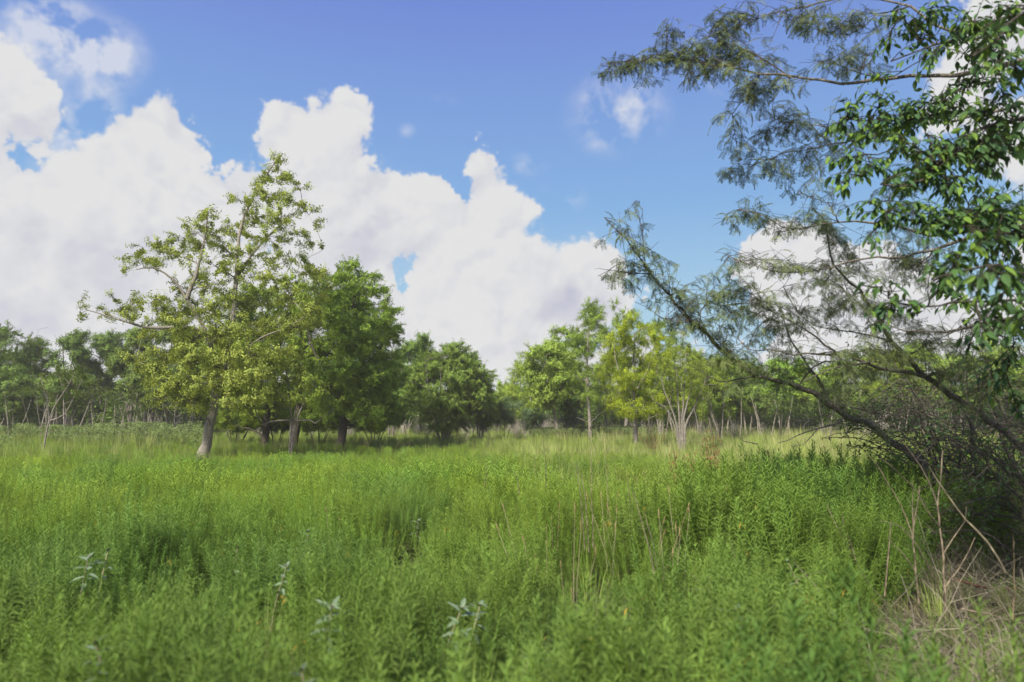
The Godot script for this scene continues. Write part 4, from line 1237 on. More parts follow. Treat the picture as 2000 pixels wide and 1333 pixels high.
	lobes = dlobes(base, [[1655, 215, 40, 26, 7, 4.5], [1720, 195, 44, 26, 8, 4.4], [1780, 215, 44, 30, 9, 4.3], [1640, 250, 30, 20, 5, 4.5], [1700, 260, 44, 26, 8, 4.4], [1760, 280, 44, 30, 9, 4.2], [1650, 310, 34, 36, 8, 4.3], [1700, 330, 44, 36, 9, 4.2], [1640, 360, 26, 26, 5, 4.2], [1680, 400, 36, 26, 6, 4.0], [1770, 340, 50, 40, 11, 4.1], [1840, 280, 50, 44, 13, 4.1], [1850, 360, 50, 44, 13, 4.1], [1790, 410, 50, 30, 10, 4.0], [1730, 420, 36, 26, 6, 4.0], [1870, 430, 50, 36, 12, 4.0], [1950, 400, 60, 50, 15, 4.0], [1930, 310, 60, 50, 15, 4.1], [1990, 260, 50, 60, 13, 4.1], [1900, 220, 50, 40, 11, 4.2], [1850, 190, 40, 30, 6, 4.2], [1960, 180, 50, 44, 11, 4.1],
		[1780, 60, 40, 36, 7, 4.2], [1820, 20, 50, 36, 10, 4.1], [1850, 90, 44, 36, 7, 4.1], [1900, 40, 50, 44, 11, 4.0], [1960, 60, 50, 50, 12, 3.8], [1940, 120, 44, 36, 8, 3.8], [1990, 130, 40, 50, 9, 3.6], [1740, 20, 30, 20, 4, 4.2], [1720, 90, 24, 26, 4, 4.3], [1980, 20, 40, 30, 8, 3.3], [1930, 60, 34, 34, 5, 3.1],
		[1870, 500, 50, 36, 9, 3.6], [1930, 480, 50, 44, 12, 3.8], [1990, 450, 44, 50, 11, 3.8], [1740, 560, 34, 26, 5, 4.0], [1720, 610, 34, 30, 6, 4.0], [1780, 600, 34, 24, 4, 4.0], [1900, 560, 44, 34, 7, 3.2], [1850, 530, 34, 30, 4, 3.0], [1950, 540, 44, 40, 8, 3.0], [1990, 560, 40, 44, 8, 3.2], [1720, 640, 26, 18, 4, 4.0], [1830, 450, 40, 26, 6, 3.9], [1920, 600, 36, 26, 5, 3.4], [1960, 660, 44, 40, 8, 3.8], [1890, 680, 30, 20, 3, 4.0], [2000, 620, 40, 50, 8, 3.4], [1700, 480, 20, 26, 3, 4.0], [1690, 560, 14, 20, 2, 4.0]], 1.05, 1.5)
	lobes += dlobes(base, [[1750, 250, 70, 60, 14, 5.0], [1840, 200, 70, 60, 16, 5.0], [1920, 150, 70, 60, 18, 4.9], [1850, 330, 80, 60, 20, 4.9], [1950, 280, 80, 80, 24, 4.9], [1900, 420, 80, 60, 20, 4.8], [1980, 420, 70, 80, 22, 4.8], [1960, 540, 70, 60, 18, 4.7], [1880, 60, 80, 60, 18, 4.8], [1970, 40, 60, 60, 16, 4.7], [1990, 640, 60, 60, 14, 4.6], [1800, 120, 50, 40, 7, 4.9], [1960, 720, 60, 50, 12, 4.7], [1930, 640, 60, 50, 14, 5.0], [1985, 780, 50, 50, 10, 4.8], [1880, 580, 60, 50, 12, 5.0], [1820, 520, 50, 44, 8, 5.0], [1660, 270, 50, 44, 8, 4.9], [1700, 160, 50, 30, 5, 5.0], [1780, 30, 50, 36, 8, 5.0]])
	near_tree(root, trunks, lobes, {"seed": 74, "bark": Color(0.19, 0.18, 0.165), "twig_bark": Color(0.12, 0.11, 0.085), "twig_r": 0.0035, "hang": 0.75, "each": 0.027, "kind": "broad", "size": 0.78}, leaves, broad_tones)
	# thorny tangle at the edge of view
	for s in [[Vector3(5.6, 0, -7.0), 1.6, 2.3, 75, "dark thorny shrub of tangled bare twigs under the thick mesquite limb"], [Vector3(6.3, 0, -8.4), 1.8, 3.1, 76, "tall tangled thorny shrub behind the thick mesquite's trunk"], [Vector3(5.25, 0, -7.9), 1.25, 2.7, 78, "leafy dark thorny shrub filling the shade between the two mesquite trunks"], [Vector3(4.9, 0, -6.0), 1.0, 1.7, 77, "low twiggy shrub at the photo's edge beside the dead stalks"]]:
		base = s[0]
		root = thing("thorny_shrub", s[4], "shrub", base, "thorny shrubs of the thicket")
		r = rng(s[3])
		trunks = []
		lobes = []
		for k in 40:
			var a := r.randf() * TAU
			var w: float = s[1] * r.randf_range(0.5, 1.1)
			var h: float = s[2] * r.randf_range(0.3, 1.0)
			trunks.append([[Vector3(cos(a) * 0.15, -0.1, sin(a) * 0.15), Vector3(cos(a) * w * 0.35, h * 0.5, sin(a) * w * 0.35) + ball(r) * 0.15, Vector3(cos(a) * w * 0.8, h * 0.85, sin(a) * w * 0.8) + ball(r) * 0.2, Vector3(cos(a) * w * 1.2, h * r.randf_range(0.6, 1.0), sin(a) * w * 1.2)], r.randf_range(0.010, 0.022), 0.004])
			lobes.append([Vector3(cos(a) * w, h * 0.85, sin(a) * w), Vector3(0.4, 0.34, 0.4), 13])
		near_tree(root, trunks, lobes, {"seed": s[3] + 10, "bark": Color(0.27, 0.25, 0.235), "twig_bark": Color(0.21, 0.19, 0.18), "twig_r": 0.004, "hang": 0.2, "each": 0.06, "kind": "broad", "size": 0.6, "bare": 0.3}, leaves, [Color(0.06, 0.115, 0.04), Color(0.08, 0.14, 0.04)])


# ------------------------------------------------------------------ the meadow

func herb(r: RandomNumberGenerator, stems: int, spread: float, per_stem: int, leaf_len: float, leaf_w: float, steps: int) -> Buf:
	# a bushy narrow-leaved herb one metre high; it is set up smaller
	var b := Buf.new()
	for s in stems:
		var a := s * 2.4 + r.randf() * 0.7
		var w := spread * sqrt((s + 0.3) / stems)
		var foot := Vector3(cos(a), 0, sin(a)) * w * 0.35
		var h := r.randf_range(0.78, 1.05) * (1.0 - 0.25 * w)
		var head := Vector3(cos(a) * w, h, sin(a) * w)
		var mid := foot.lerp(head, 0.5) + Vector3(cos(a), -0.15, sin(a)) * w * 0.2
		var line := PackedVector3Array()
		var rr := PackedFloat32Array()
		for k in 5:
			var f := k / 4.0
			line.append(foot.lerp(mid, f).lerp(mid.lerp(head, f), f))
			rr.append(lerpf(0.0045, 0.0018, f))
		b.tube(line, rr, 3, Color(0.9, 0.95, 0.7))
		for k in per_stem:
			var t := pow((k + 0.5) / per_stem, 0.62)
			var f := 0.22 + 0.78 * t
			var p := foot.lerp(mid, f).lerp(mid.lerp(head, f), f)
			var la := k * 2.4 + r.randf_range(-0.4, 0.4)
			var rise := lerpf(0.15, 1.5, pow(t, 2.0)) + r.randf_range(-0.2, 0.25)
			var d := Vector3(cos(la), rise, sin(la)).normalized()
			var ln := leaf_len * lerpf(1.0, 0.55, pow(t, 3.0)) * r.randf_range(0.75, 1.2)
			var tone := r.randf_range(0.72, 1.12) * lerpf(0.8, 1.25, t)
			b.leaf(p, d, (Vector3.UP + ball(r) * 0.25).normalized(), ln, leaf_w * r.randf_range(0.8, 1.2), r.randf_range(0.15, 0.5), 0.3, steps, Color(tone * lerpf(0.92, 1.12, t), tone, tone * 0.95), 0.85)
	return b


func grass_tuft(r: RandomNumberGenerator, blades: int, spread: float, width: float) -> Buf:
	var b := Buf.new()
	for k in blades:
		var a := r.randf() * TAU
		var foot := Vector3(cos(a), 0, sin(a)) * spread * sqrt(r.randf())
		var lean := Vector3(cos(a), 0, sin(a)) * r.randf_range(0.0, 0.35)
		var side := Vector3(-sin(a + r.randf()), 0, cos(a + r.randf())).normalized()
		var tone := r.randf_range(0.6, 1.25)
		b.blade(foot, (Vector3.UP + lean * 0.5).normalized(), side, r.randf_range(0.5, 1.05), width * r.randf_range(0.6, 1.3), lean * r.randf_range(0.2, 0.9) + Vector3(0, -0.12, 0), 3, Color(tone, tone, tone * r.randf_range(0.75, 1.0)))
	return b


# how high the herbs stand at a place: 0 where the ground lies bare
func herb_height(x: float, z: float) -> float:
	var h := 0.66 + zone_noise.get_noise_2d(x * 3.0 + 40.0, z * 3.0) * 0.22 + rough_noise.get_noise_2d(x * 0.8, z * 0.8) * 0.14 + rough_noise.get_noise_2d(x * 1.7 + 11.0, z * 1.7) * 0.13
	var d := -z
	h = lerpf(h, 0.42 + zone_noise.get_noise_2d(x * 2.0, z * 2.0) * 0.12, smoothstep(9.0, 22.0, d))
	# the tall lush patch under the mesquite limb
	h += 0.42 * exp(-pow((x - 3.9) / 1.7, 2.0) - pow((d - 8.0) / 1.5, 2.0))
	h += 0.36 * exp(-pow((x - 1.9) / 0.9, 2.0) - pow((d - 6.0) / 0.7, 2.0)) + 0.22 * exp(-pow((x - 1.1) / 0.6, 2.0) - pow((d - 4.6) / 0.5, 2.0)) + 0.30 * exp(-pow((x - 2.9) / 0.8, 2.0) - pow((d - 6.9) / 0.6, 2.0))
	# the litter under the thicket
	var edge := lerpf(0.95, 3.7, clampf((d - 2.8) / 3.9, 0.0, 1.0)) + rough_noise.get_noise_2d(x * 1.2, z * 1.2) * 0.35
	if x > edge and d > 2.35 and d < 6.6:
		h *= 1.0 - smoothstep(0.0, 0.35, x - edge) * (0.5 if rough_noise.get_noise_2d(x * 1.5 + 30.0, z * 1.5) > 0.22 else 1.0)
	# gaps where last year's stalks lie
	for g in [[-1.0, 6.2, 0.22, 0.9], [0.62, 5.2, 0.26, 0.85], [-0.10, 3.1, 0.18, 0.55], [-1.6, 4.2, 0.2, 0.3], [-2.3, 5.0, 0.25, 0.35], [0.3, 3.9, 0.2, 0.25], [-1.25, 3.3, 0.16, 0.3], [1.5, 4.9, 0.3, 0.22], [-0.95, 2.9, 0.12, 0.3], [-0.55, 2.6, 0.10, 0.25], [0.95, 4.0, 0.2, 0.3]]:
		h *= 1.0 - 0.95 * exp(-pow((x - g[0]) / g[2], 2.0) - pow((d - g[1]) / g[3], 2.0))
	return h


# how dry and grassy the meadow is: 0 lush herbs, 1 tan grass
func dryness(x: float, z: float) -> float:
	var d := -z
	var px := x / d * F
	var k := smoothstep(-120.0, 160.0, px) * (1.0 - smoothstep(620.0, 800.0, px) * 0.5) * smoothstep(8.0, 14.0, d)
	k = maxf(k, smoothstep(-450.0, -800.0, px) * smoothstep(14.0, 22.0, d) * 0.55)
	k = maxf(k, smoothstep(22.0, 30.0, d) * 0.5)
	return clampf(k * (0.75 + zone_noise.get_noise_2d(x * 2.2 + 9.0, z * 2.2) * 1.1), 0.0, 1.0)


func make_meadow():
	var r := rng(1200)
	var near := []
	var mid := []
	var tufts := []
	for k in 5:
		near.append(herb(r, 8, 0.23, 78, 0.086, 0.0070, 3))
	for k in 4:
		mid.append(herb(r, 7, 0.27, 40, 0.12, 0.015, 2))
	for k in 3:
		tufts.append(grass_tuft(r, 34, 0.16, 0.007))
	var set_near := [[], [], [], [], []]
	var set_mid := [[], [], [], []]
	var set_tuft := [[], [], []]
	# rows of cells that grow with distance
	var d := 1.15
	while d < 47.0:
		var cell := clampf(0.13 + d * 0.011, 0.13, 0.55)
		var half := d * 0.86 + 1.6
		var x := -half
		while x < half:
			var px := x + r.randf_range(-0.6, 0.6) * cell
			var pz := -(d + r.randf_range(-0.6, 0.6) * cell)
			x += cell
			var h := herb_height(px, pz)
			var dry := dryness(px, pz)
			if r.randf() < dry * 0.62 or d > 38.0 and r.randf() < 0.4 or r.randf() < 0.05:
				var s := r.randf_range(0.42, 0.75) * (0.8 + 0.3 * dry)
				var tan := clampf(dry * 0.5 + r.randf_range(-0.4, 0.35), 0.0, 1.0)
				var c := Color(0.21, 0.31, 0.065).lerp(Color(0.34, 0.33, 0.19), tan) * r.randf_range(0.8, 1.2)
				set_tuft[r.randi_range(0, 2)].append([Transform3D(Basis(Vector3.UP, r.randf() * TAU).scaled(Vector3(s * 1.3, s, s * 1.3) * (1.0 + d * 0.012)), Vector3(px, ground_y(px, pz), pz)), c])
				if r.randf() < 0.45:
					continue
			if h < 0.2 or rough_noise.get_noise_2d(px * 1.9 - 50.0, pz * 1.9) > lerpf(0.46, 0.60, smoothstep(4.0, 12.0, d)):
				continue
			var w := clampf(0.5 + zone_noise.get_noise_2d(px * 1.6, pz * 1.6 + 20.0) * 1.3 + r.randf_range(-0.3, 0.3), 0.0, 1.0)
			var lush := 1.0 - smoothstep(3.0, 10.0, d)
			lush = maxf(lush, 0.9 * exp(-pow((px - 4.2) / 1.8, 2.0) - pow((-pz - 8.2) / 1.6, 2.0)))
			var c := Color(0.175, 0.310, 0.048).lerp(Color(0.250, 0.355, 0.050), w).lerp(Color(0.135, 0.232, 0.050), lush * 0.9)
			c = c.lerp(Color(0.125, 0.235, 0.056), clampf(zone_noise.get_noise_2d(px * 4.0 - 80.0, pz * 4.0) * 2.2 - 0.15, 0.0, 0.75))
			c = c.lerp(Color(0.21, 0.27, 0.07), dry * 0.5) * r.randf_range(0.82, 1.18)
			var size := h * r.randf_range(0.66, 1.24)
			var wide := size * r.randf_range(0.9, 1.2) * (1.0 + d * 0.006)
			var tilt_ := Basis(Vector3(r.randf_range(-1, 1), 0, r.randf_range(-1, 1)).normalized(), r.randf_range(0.0, 0.36))
			var t := Transform3D(tilt_ * Basis(Vector3.UP, r.randf() * TAU).scaled(Vector3(wide, size, wide)), Vector3(px, ground_y(px, pz) - 0.02, pz))
			if d < 9.0:
				set_near[r.randi_range(0, 4)].append([t, c])
			else:
				set_mid[r.randi_range(0, 3)].append([t, c])
		d += cell * 0.9
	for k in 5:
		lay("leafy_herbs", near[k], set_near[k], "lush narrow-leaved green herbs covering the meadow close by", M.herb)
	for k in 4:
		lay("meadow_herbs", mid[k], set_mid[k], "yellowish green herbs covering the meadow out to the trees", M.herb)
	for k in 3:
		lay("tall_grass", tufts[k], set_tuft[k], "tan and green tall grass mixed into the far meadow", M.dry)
	# the band of pale-flowered herbs along the wood in the west
	var bloom := herb(r, 6, 0.28, 16, 0.10, 0.02, 2)
	var stalk := bloom.v.size()
	for k in 90:
		var a := r.randf() * TAU
		var w := sqrt(r.randf()) * 0.36
		var p := Vector3(cos(a) * w, r.randf_range(0.82, 1.05), sin(a) * w)
		bloom.leaf(p, Vector3(cos(a * 3.0), 0.9, sin(a * 3.0)).normalized(), ball(r).normalized(), 0.075, 0.06, 0.2, 0.1, 2, Color(3.2, 2.6, 5.5))
	var blooms := []
	for k in 520:
		var depth := r.randf_range(24.0, 40.0)
		var px := r.randf_range(-120.0, 400.0)
		var p := spot(px, depth)
		if zone_noise.get_noise_2d(p.x * 3.0, p.z * 3.0) < -0.05:
			continue
		var s := r.randf_range(0.35, 0.85) * smoothstep(22.0, 34.0, depth) + 0.15
		blooms.append([Transform3D(Basis(Vector3.UP, r.randf() * TAU).scaled(Vector3(s * 1.3, s, s * 1.3)), p), Color(0.17, 0.24, 0.085) * r.randf_range(0.85, 1.15)])
	for k in 260:
		var p := spot(r.randf_range(1040.0, 1250.0), r.randf_range(34.0, 39.0))
		var s := r.randf_range(0.5, 0.8)
		blooms.append([Transform3D(Basis(Vector3.UP, r.randf() * TAU).scaled(Vector3(s * 1.3, s, s * 1.3)), p), Color(0.13, 0.18, 0.07) * r.randf_range(0.85, 1.15)])
	lay("white_flowered_herbs", bloom, blooms, "pale whitish flowering herbs in a band along the wood's foot", M.herb)
	make_litter(r)


func lay(called: String, b: Buf, rows: Array, label: String, mat: Material) -> void:
	var places: Array[Transform3D] = []
	var tints := PackedColorArray()
	for row in rows:
		places.append(row[0])
		tints.append(row[1])
	if places.size():
		tag(scatter(numbered(called), b.mesh(mat, false), places, tints, self), label, "", "", "stuff")


func make_litter(r: RandomNumberGenerator) -> void:
	# straw and fallen stalks on the bare ground under the thicket, thinner everywhere else
	var straw := Buf.new()
	for k in 26:
		var a := r.randf() * TAU
		var p := Vector3(r.randf_range(-0.16, 0.16), r.randf_range(0.0, 0.05), r.randf_range(-0.16, 0.16))
		var d := Vector3(cos(a), r.randf_range(-0.08, 0.18), sin(a)).normalized()
		var tone := r.randf_range(0.55, 1.25)
		straw.blade(p, d, Vector3(-sin(a), 0.2, cos(a)).normalized(), r.randf_range(0.10, 0.36), r.randf_range(0.003, 0.007), Vector3(0, -0.04, 0), 2, Color(tone, tone * 0.96, tone * 0.9))
	var rows := []
	for k in 4200:
		var d := r.randf_range(2.2, 8.0)
		var x := r.randf_range(0.6, 6.2)
		if r.randf() < 0.25:
			x = r.randf_range(-3.0, 6.0)
		var s := r.randf_range(0.8, 1.7)
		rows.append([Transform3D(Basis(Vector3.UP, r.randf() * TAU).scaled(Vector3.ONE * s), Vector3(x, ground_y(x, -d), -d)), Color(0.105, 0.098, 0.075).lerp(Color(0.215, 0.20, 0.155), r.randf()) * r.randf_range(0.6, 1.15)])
	var wisp_ := grass_tuft(rng(1210), 16, 0.10, 0.005)
	var weeds := []
	for k in 620:
		var d := r.randf_range(2.6, 7.6)
		var x := r.randf_range(0.9, 5.6)
		if herb_height(x, -d) > 0.35:
			continue
		var s := r.randf_range(0.15, 0.55)
		weeds.append([Transform3D(Basis(Vector3(r.randf_range(-1, 1), 0.1, r.randf_range(-1, 1)).normalized(), r.randf_range(0.0, 0.7)) * Basis(Vector3.UP, r.randf() * TAU).scaled(Vector3(s * 1.4, s, s * 1.4)), Vector3(x, ground_y(x, -d), -d)), Color(0.12, 0.18, 0.045).lerp(Color(0.24, 0.22, 0.13), r.randf())])
	lay("dry_weeds", wisp_, weeds, "half-dry grass wisps coming up through the straw", M.dry)
	var tangle := Buf.new()
	var tr := rng(1220)
	for k in 7:
		var a := tr.randf() * TAU
		var p := Vector3(cos(a), 0, sin(a)) * 0.12
		var dir := Vector3(cos(a + 1.0) * tr.randf_range(0.2, 1.4), tr.randf_range(0.25, 1.0), sin(a + 1.0) * tr.randf_range(0.2, 1.4)).normalized()
		var ln := tr.randf_range(0.45, 1.0)
		var bend := Vector3(0, -0.12, 0) + ball(tr) * 0.14
		var line := PackedVector3Array()
		var rr := PackedFloat32Array()
		for j in 6:
			var f := j / 5.0
			line.append(p + dir * ln * f + bend * f * f + ball(tr) * 0.012)
			rr.append(lerpf(0.0042, 0.0014, f))
		var tone := tr.randf_range(0.65, 1.2)
		tangle.tube(line, rr, 4, Color(tone, tone, tone))
		for j in 3:
			var q := line[1 + j]
			var e := q + (dir * 0.6 + ball(tr)).normalized() * ln * 0.35
			tangle.tube(PackedVector3Array([q, q.lerp(e, 0.5) + ball(tr) * 0.02, e]), PackedFloat32Array([0.0025, 0.002, 0.001]), 3, Color(tone, tone, tone))
	var tangles := []
	for k in 260:
		var d := r.randf_range(2.9, 7.0)
		var x := r.randf_range(0.9, 5.2)
		if herb_height(x, -d) > 0.4:
			continue
		var s := r.randf_range(0.45, 1.0)
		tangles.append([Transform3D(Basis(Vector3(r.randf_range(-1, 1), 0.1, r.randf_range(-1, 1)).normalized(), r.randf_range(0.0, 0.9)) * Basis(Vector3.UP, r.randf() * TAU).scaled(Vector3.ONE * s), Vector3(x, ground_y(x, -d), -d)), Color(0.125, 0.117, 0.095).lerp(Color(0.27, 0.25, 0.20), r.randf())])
	lay("dry_stem_tangle", tangle, tangles, "tangle of broken tan stems over the straw by the thicket", M.dry)
	var spike := Buf.new()
	for k in 3:
		var a := k * 2.1
		var head := Vector3(cos(a) * 0.10, 1.0 - 0.15 * k, sin(a) * 0.10)
		spike.tube(PackedVector3Array([Vector3(cos(a), 0, sin(a)) * 0.02, head * 0.55 + Vector3(0.012, 0, 0.01), head]), PackedFloat32Array([0.0026, 0.002, 0.0012]), 4, Color.WHITE)
		spike.tube(PackedVector3Array([head, head + Vector3(0.004, 0.05, 0), head + Vector3(0.006, 0.09, 0.004)]), PackedFloat32Array([0.002, 0.0042, 0.001]), 5, Color(0.8, 0.7, 0.55))
	var spikes := []
	for k in 420:
		var d := 4.0 + 20.0 * pow(r.randf(), 1.3)
		var x := r.randf_range(-0.8, 0.8) * d
		var px := x / d * F
		if herb_height(x, -d) < 0.3 or px > 560.0 and d < 9.0:
			continue
		if zone_noise.get_noise_2d(x * 3.0 + 70.0, d * 3.0) < (-0.05 if px > 40 and px < 420 and d > 4.5 else 0.46):
			continue
		var s := r.randf_range(0.5, 0.9)
		spikes.append([Transform3D(Basis(Vector3(r.randf_range(-1, 1), 0, r.randf_range(-1, 1)).normalized(), r.randf_range(0.0, 0.3)) * Basis(Vector3.UP, r.randf() * TAU).scaled(Vector3.ONE * s), Vector3(x, 0, -d)), Color(0.26, 0.20, 0.14).lerp(Color(0.44, 0.39, 0.30), r.randf())])
	lay("dry_flower_stems", spike, spikes, "thin dry flower stems of last year scattered through the meadow", M.dry)
	lay("straw_litter", straw, rows, "brown straw and fallen dry stalks under the thicket", M.dry)


# ------------------------------------------------------------------ single plants and stalks

func dead_stalk(called: String, label: String, foot: Vector3, arms: Array, col: Color, thick: float, group := "") -> void:
	# arms: arrays of points in the scene; the first is the main stem
	var root := thing(called, label, "dead stalk", foot, group)
	var r := rng(int(foot.x * 1000.0) + 5)
	for k in arms.size():
		var line := smooth_line(arms[k].map(func(p): return p - foot), 0.07)
		var b := Buf.new()
		var rr := PackedFloat32Array()
		for j in line.size():
			var f := float(j) / maxf(1.0, line.size() - 1)
			rr.append(thick * (1.0 if k == 0 else 0.62) * lerpf(1.0, 0.4, f) * r.randf_range(0.9, 1.1))
			if j > 0 and j < line.size() - 1:
				line[j] += ball(r) * thick * 0.7
		b.tube(line, rr, 6, col * r.randf_range(0.85, 1.15))
		part("stem" if k == 0 else "branch", b.mesh(M.bark), root)


func pts(rows: Array) -> Array:
	return rows.map(func(p): return at(p[0], p[1], p[2]))


func croton(label: String, px: float, py: float, depth: float, size: float, s: int) -> void:
	# a silvery soft-leaved herb: each leaf is a part
	# it stands just proud of the herbs round it
	var given := depth
	for k in 12:
		var p := at(px, py, depth)
		var want := herb_height(p.x, p.z) * 0.95
		depth = clampf(depth * (1.55 - want) / maxf(1.55 - p.y, 0.05), 1.7, given * 1.5)
	size *= 0.9 * depth / given
	var head := at(px, py, depth)
	var foot := Vector3(head.x, 0, head.z)
	var root := thing("silvery_herb", label, "plant", foot, "silvery-leaved herbs among the green ones")
	var r := rng(s)
	var b := Buf.new()
	var h := head.y
	var line := smooth_line([Vector3.ZERO, Vector3(r.randf_range(-0.05, 0.05), h * 0.5, r.randf_range(-0.05, 0.05)), Vector3(0, h, 0)], 0.08)
	var rr := PackedFloat32Array()
	for j in line.size():
		rr.append(lerpf(0.0045, 0.0022, float(j) / line.size()))
	b.tube(line, rr, 5, Color(0.32, 0.30, 0.20))
	part("stem", b.mesh(M.dry), root)
	for k in 13:
		var t := h - (0.0 if k < 4 else 0.018 * (k - 3) + r.randf_range(0.0, 0.01))
		var a := k * 2.4 + r.randf_range(-0.3, 0.3)
		var rise := 0.9 - k * 0.1
		var lb := Buf.new()
		var ln := size * lerpf(0.75, 1.2, fposmod(s * 0.37, 1.0)) * (0.55 + 0.12 * k if k < 5 else 1.1) * r.randf_range(0.85, 1.15)
		var tone := r.randf_range(0.9, 1.15)
		lb.leaf(Vector3.ZERO, Vector3(cos(a), rise, sin(a)).normalized(), Vector3.UP, ln, ln * 0.33, r.randf_range(0.15, 0.4), 0.2, 5, Color(0.135, 0.195, 0.13) * tone, 0.8)
		var leaf := part("leaf", lb.mesh(M.dry, false), root)
		leaf.position = Vector3(0, t, 0)
	root.rotation = Vector3(r.randf_range(-0.22, 0.22), 0, r.randf_range(-0.22, 0.22))
	var fb := Buf.new()
	for k in 16:
		var a := r.randf() * TAU
		fb.leaf(Vector3(0, 0, 0) + ball(r) * 0.006, Vector3(cos(a), r.randf_range(0.2, 1.4), sin(a)).normalized(), Vector3.UP, size * 0.2, size * 0.1, 0.2, 0.2, 2, Color(0.17, 0.19, 0.14))
	var flower := part("flower_head", fb.mesh(M.dry, false), root)
	flower.position = Vector3(0, h, 0)


func make_small_plants():
	# silvery herbs
	for s in [
		["silvery herb in front of the litter, close up and out of focus", 1400, 1195, 2.15, 0.085], ["pair-topped silvery herb in the middle of the near herbs, west shoot", 850, 1175, 2.7, 0.075], ["pair-topped silvery herb in the middle of the near herbs, east shoot", 893, 1178, 2.75, 0.065],
		["silvery herb with drooping leaves and a bent side shoot", 618, 1165, 2.8, 0.08], ["small silvery herb half sunk among the leafy herbs, second from the bent shoot", 530, 1090, 3.6, 0.06], ["thin silvery herb with white tip among the mid herbs", 462, 1075, 3.6, 0.065], ["white-tipped silvery herb standing above a dark hollow", 578, 1042, 4.2, 0.055],
		["silvery herb with spread leaves at the shaded west side", 160, 1085, 3.5, 0.08], ["second silvery herb at the shaded west side, beside a taller one", 196, 1082, 3.5, 0.06], ["silvery rosette low by the frame's bottom with yellow leaves beside it", 247, 1258, 2.2, 0.06], ["silvery herb low by the frame's bottom with a pale dead twig across", 1000, 1285, 2.1, 0.06],
		["small white-tipped silvery herb beside the dark gap of dead stalks", 818, 1018, 4.9, 0.06], ["silvery rosette at the very bottom near the middle", 668, 1308, 2.0, 0.055], ["pale silvery herb tip showing over the bushy patch by the litter", 1602, 1098, 4.2, 0.05]]:
		croton(s[0], s[1], s[2], s[3], s[4], int(s[1]))
	# tall green herbs that stand up close by, before the litter
	var r := rng(1300)
	var tall := herb(r, 5, 0.16, 60, 0.10, 0.0095, 3).mesh(M.tall_herb, false)
	for s in [["tall blurred green herb standing close before the litter", 1640, 1130, 2.1, 1.0], ["shorter blurred green herb next to the tall one before the litter", 1560, 1215, 2.0, 1.1], ["broad blurred green herb low before the straw", 1740, 1235, 2.0, 1.15], ["blurred green herb at the corner over the straw", 1850, 1300, 1.9, 1.0], ["upright green herb between the silvery herb and the litter", 1480, 1240, 2.0, 1.0]]:
		var head := at(s[1], s[2], s[3])
		var root := thing("tall_herb", s[0], "plant", Vector3(head.x, 0, head.z), "green herbs standing before the litter")
		var o := part("foliage", tall, root)
		o.scale = Vector3(0.9 * s[4], head.y, 0.9 * s[4])
		o.rotation.y = s[1]
	# dead stalks by the thicket
	var straw := Color(0.37, 0.315, 0.25)
	var grey := Color(0.33, 0.30, 0.265)
	var d := 4.9
	dead_stalk("dead_stalk", "branching greyish dead stalk standing in the straw, largest of the dead plants", at(1848, 1215, d), [
		pts([[1848, 1215, d], [1846, 1150, d], [1842, 1090, d], [1836, 1030, d], [1832, 990, d], [1838, 940, d], [1842, 880, d]]), pts([[1842, 1085, d], [1862, 1050, d], [1885, 1020, d], [1888, 990, d + 0.1]]), pts([[1836, 1030, d], [1815, 1005, d - 0.1], [1790, 960, d - 0.1], [1740, 910, d - 0.2], [1722, 895, d - 0.2]]),
		pts([[1846, 1150, d], [1870, 1115, d], [1890, 1080, d], [1905, 1050, d]]), pts([[1846, 1175, d], [1820, 1120, d - 0.1], [1790, 1065, d - 0.2], [1760, 1030, d - 0.2], [1720, 1018, d - 0.3]]), pts([[1832, 990, d], [1815, 940, d + 0.1], [1785, 890, d + 0.1], [1755, 855, d + 0.1]])], straw, 0.0085)
	dead_stalk("dead_stalk", "forked dead stalk just west of the largest one", at(1795, 1180, 4.8), [pts([[1795, 1180, 4.8], [1790, 1120, 4.8], [1785, 1060, 4.8], [1788, 1010, 4.8], [1797, 950, 4.8]]), pts([[1785, 1060, 4.8], [1770, 1010, 4.8], [1745, 960, 4.8], [1710, 905, 4.8], [1692, 885, 4.8]]), pts([[1790, 1120, 4.8], [1765, 1085, 4.8], [1735, 1050, 4.8]]), pts([[1785, 1040, 4.8], [1783, 990, 4.8], [1782, 940, 4.8]])], straw, 0.007)
	dead_stalk("dead_stalk", "long pale stick slanting down across the dark thicket", at(1965, 1120, 4.6), [pts([[1965, 1120, 4.6], [1930, 1060, 4.65], [1885, 1015, 4.7], [1850, 965, 4.75], [1815, 912, 4.8]])], Color(0.36, 0.33, 0.24), 0.008)
	dead_stalk("dead_stalk", "slim dead stalk with two tips beside the dark edge of the herbs", at(1685, 1140, 5.4), [pts([[1685, 1140, 5.4], [1668, 1080, 5.4], [1650, 1030, 5.4], [1645, 1005, 5.4]]), pts([[1668, 1080, 5.4], [1655, 1060, 5.4], [1638, 1020, 5.4]]), pts([[1680, 1110, 5.4], [1640, 1040, 5.4], [1615, 985, 5.5]])], straw, 0.006)
	dead_stalk("dead_stalk", "straight dead stalk rising from the straw between the herb edge and the forked one", at(1728, 1165, 4.9), [pts([[1728, 1165, 4.9], [1734, 1100, 4.9], [1741, 1020, 4.9]])], straw, 0.006)
	dead_stalk("dead_stalk", "thin brown stalk with a seed head at the photo's edge over the straw", at(1975, 1290, 4.4), [pts([[1975, 1290, 4.4], [1980, 1200, 4.4], [1982, 1130, 4.4], [1980, 1050, 4.4]]), pts([[1980, 1075, 4.39], [1980, 1060, 4.39], [1979, 1045, 4.39]])], Color(0.33, 0.27, 0.18), 0.006)
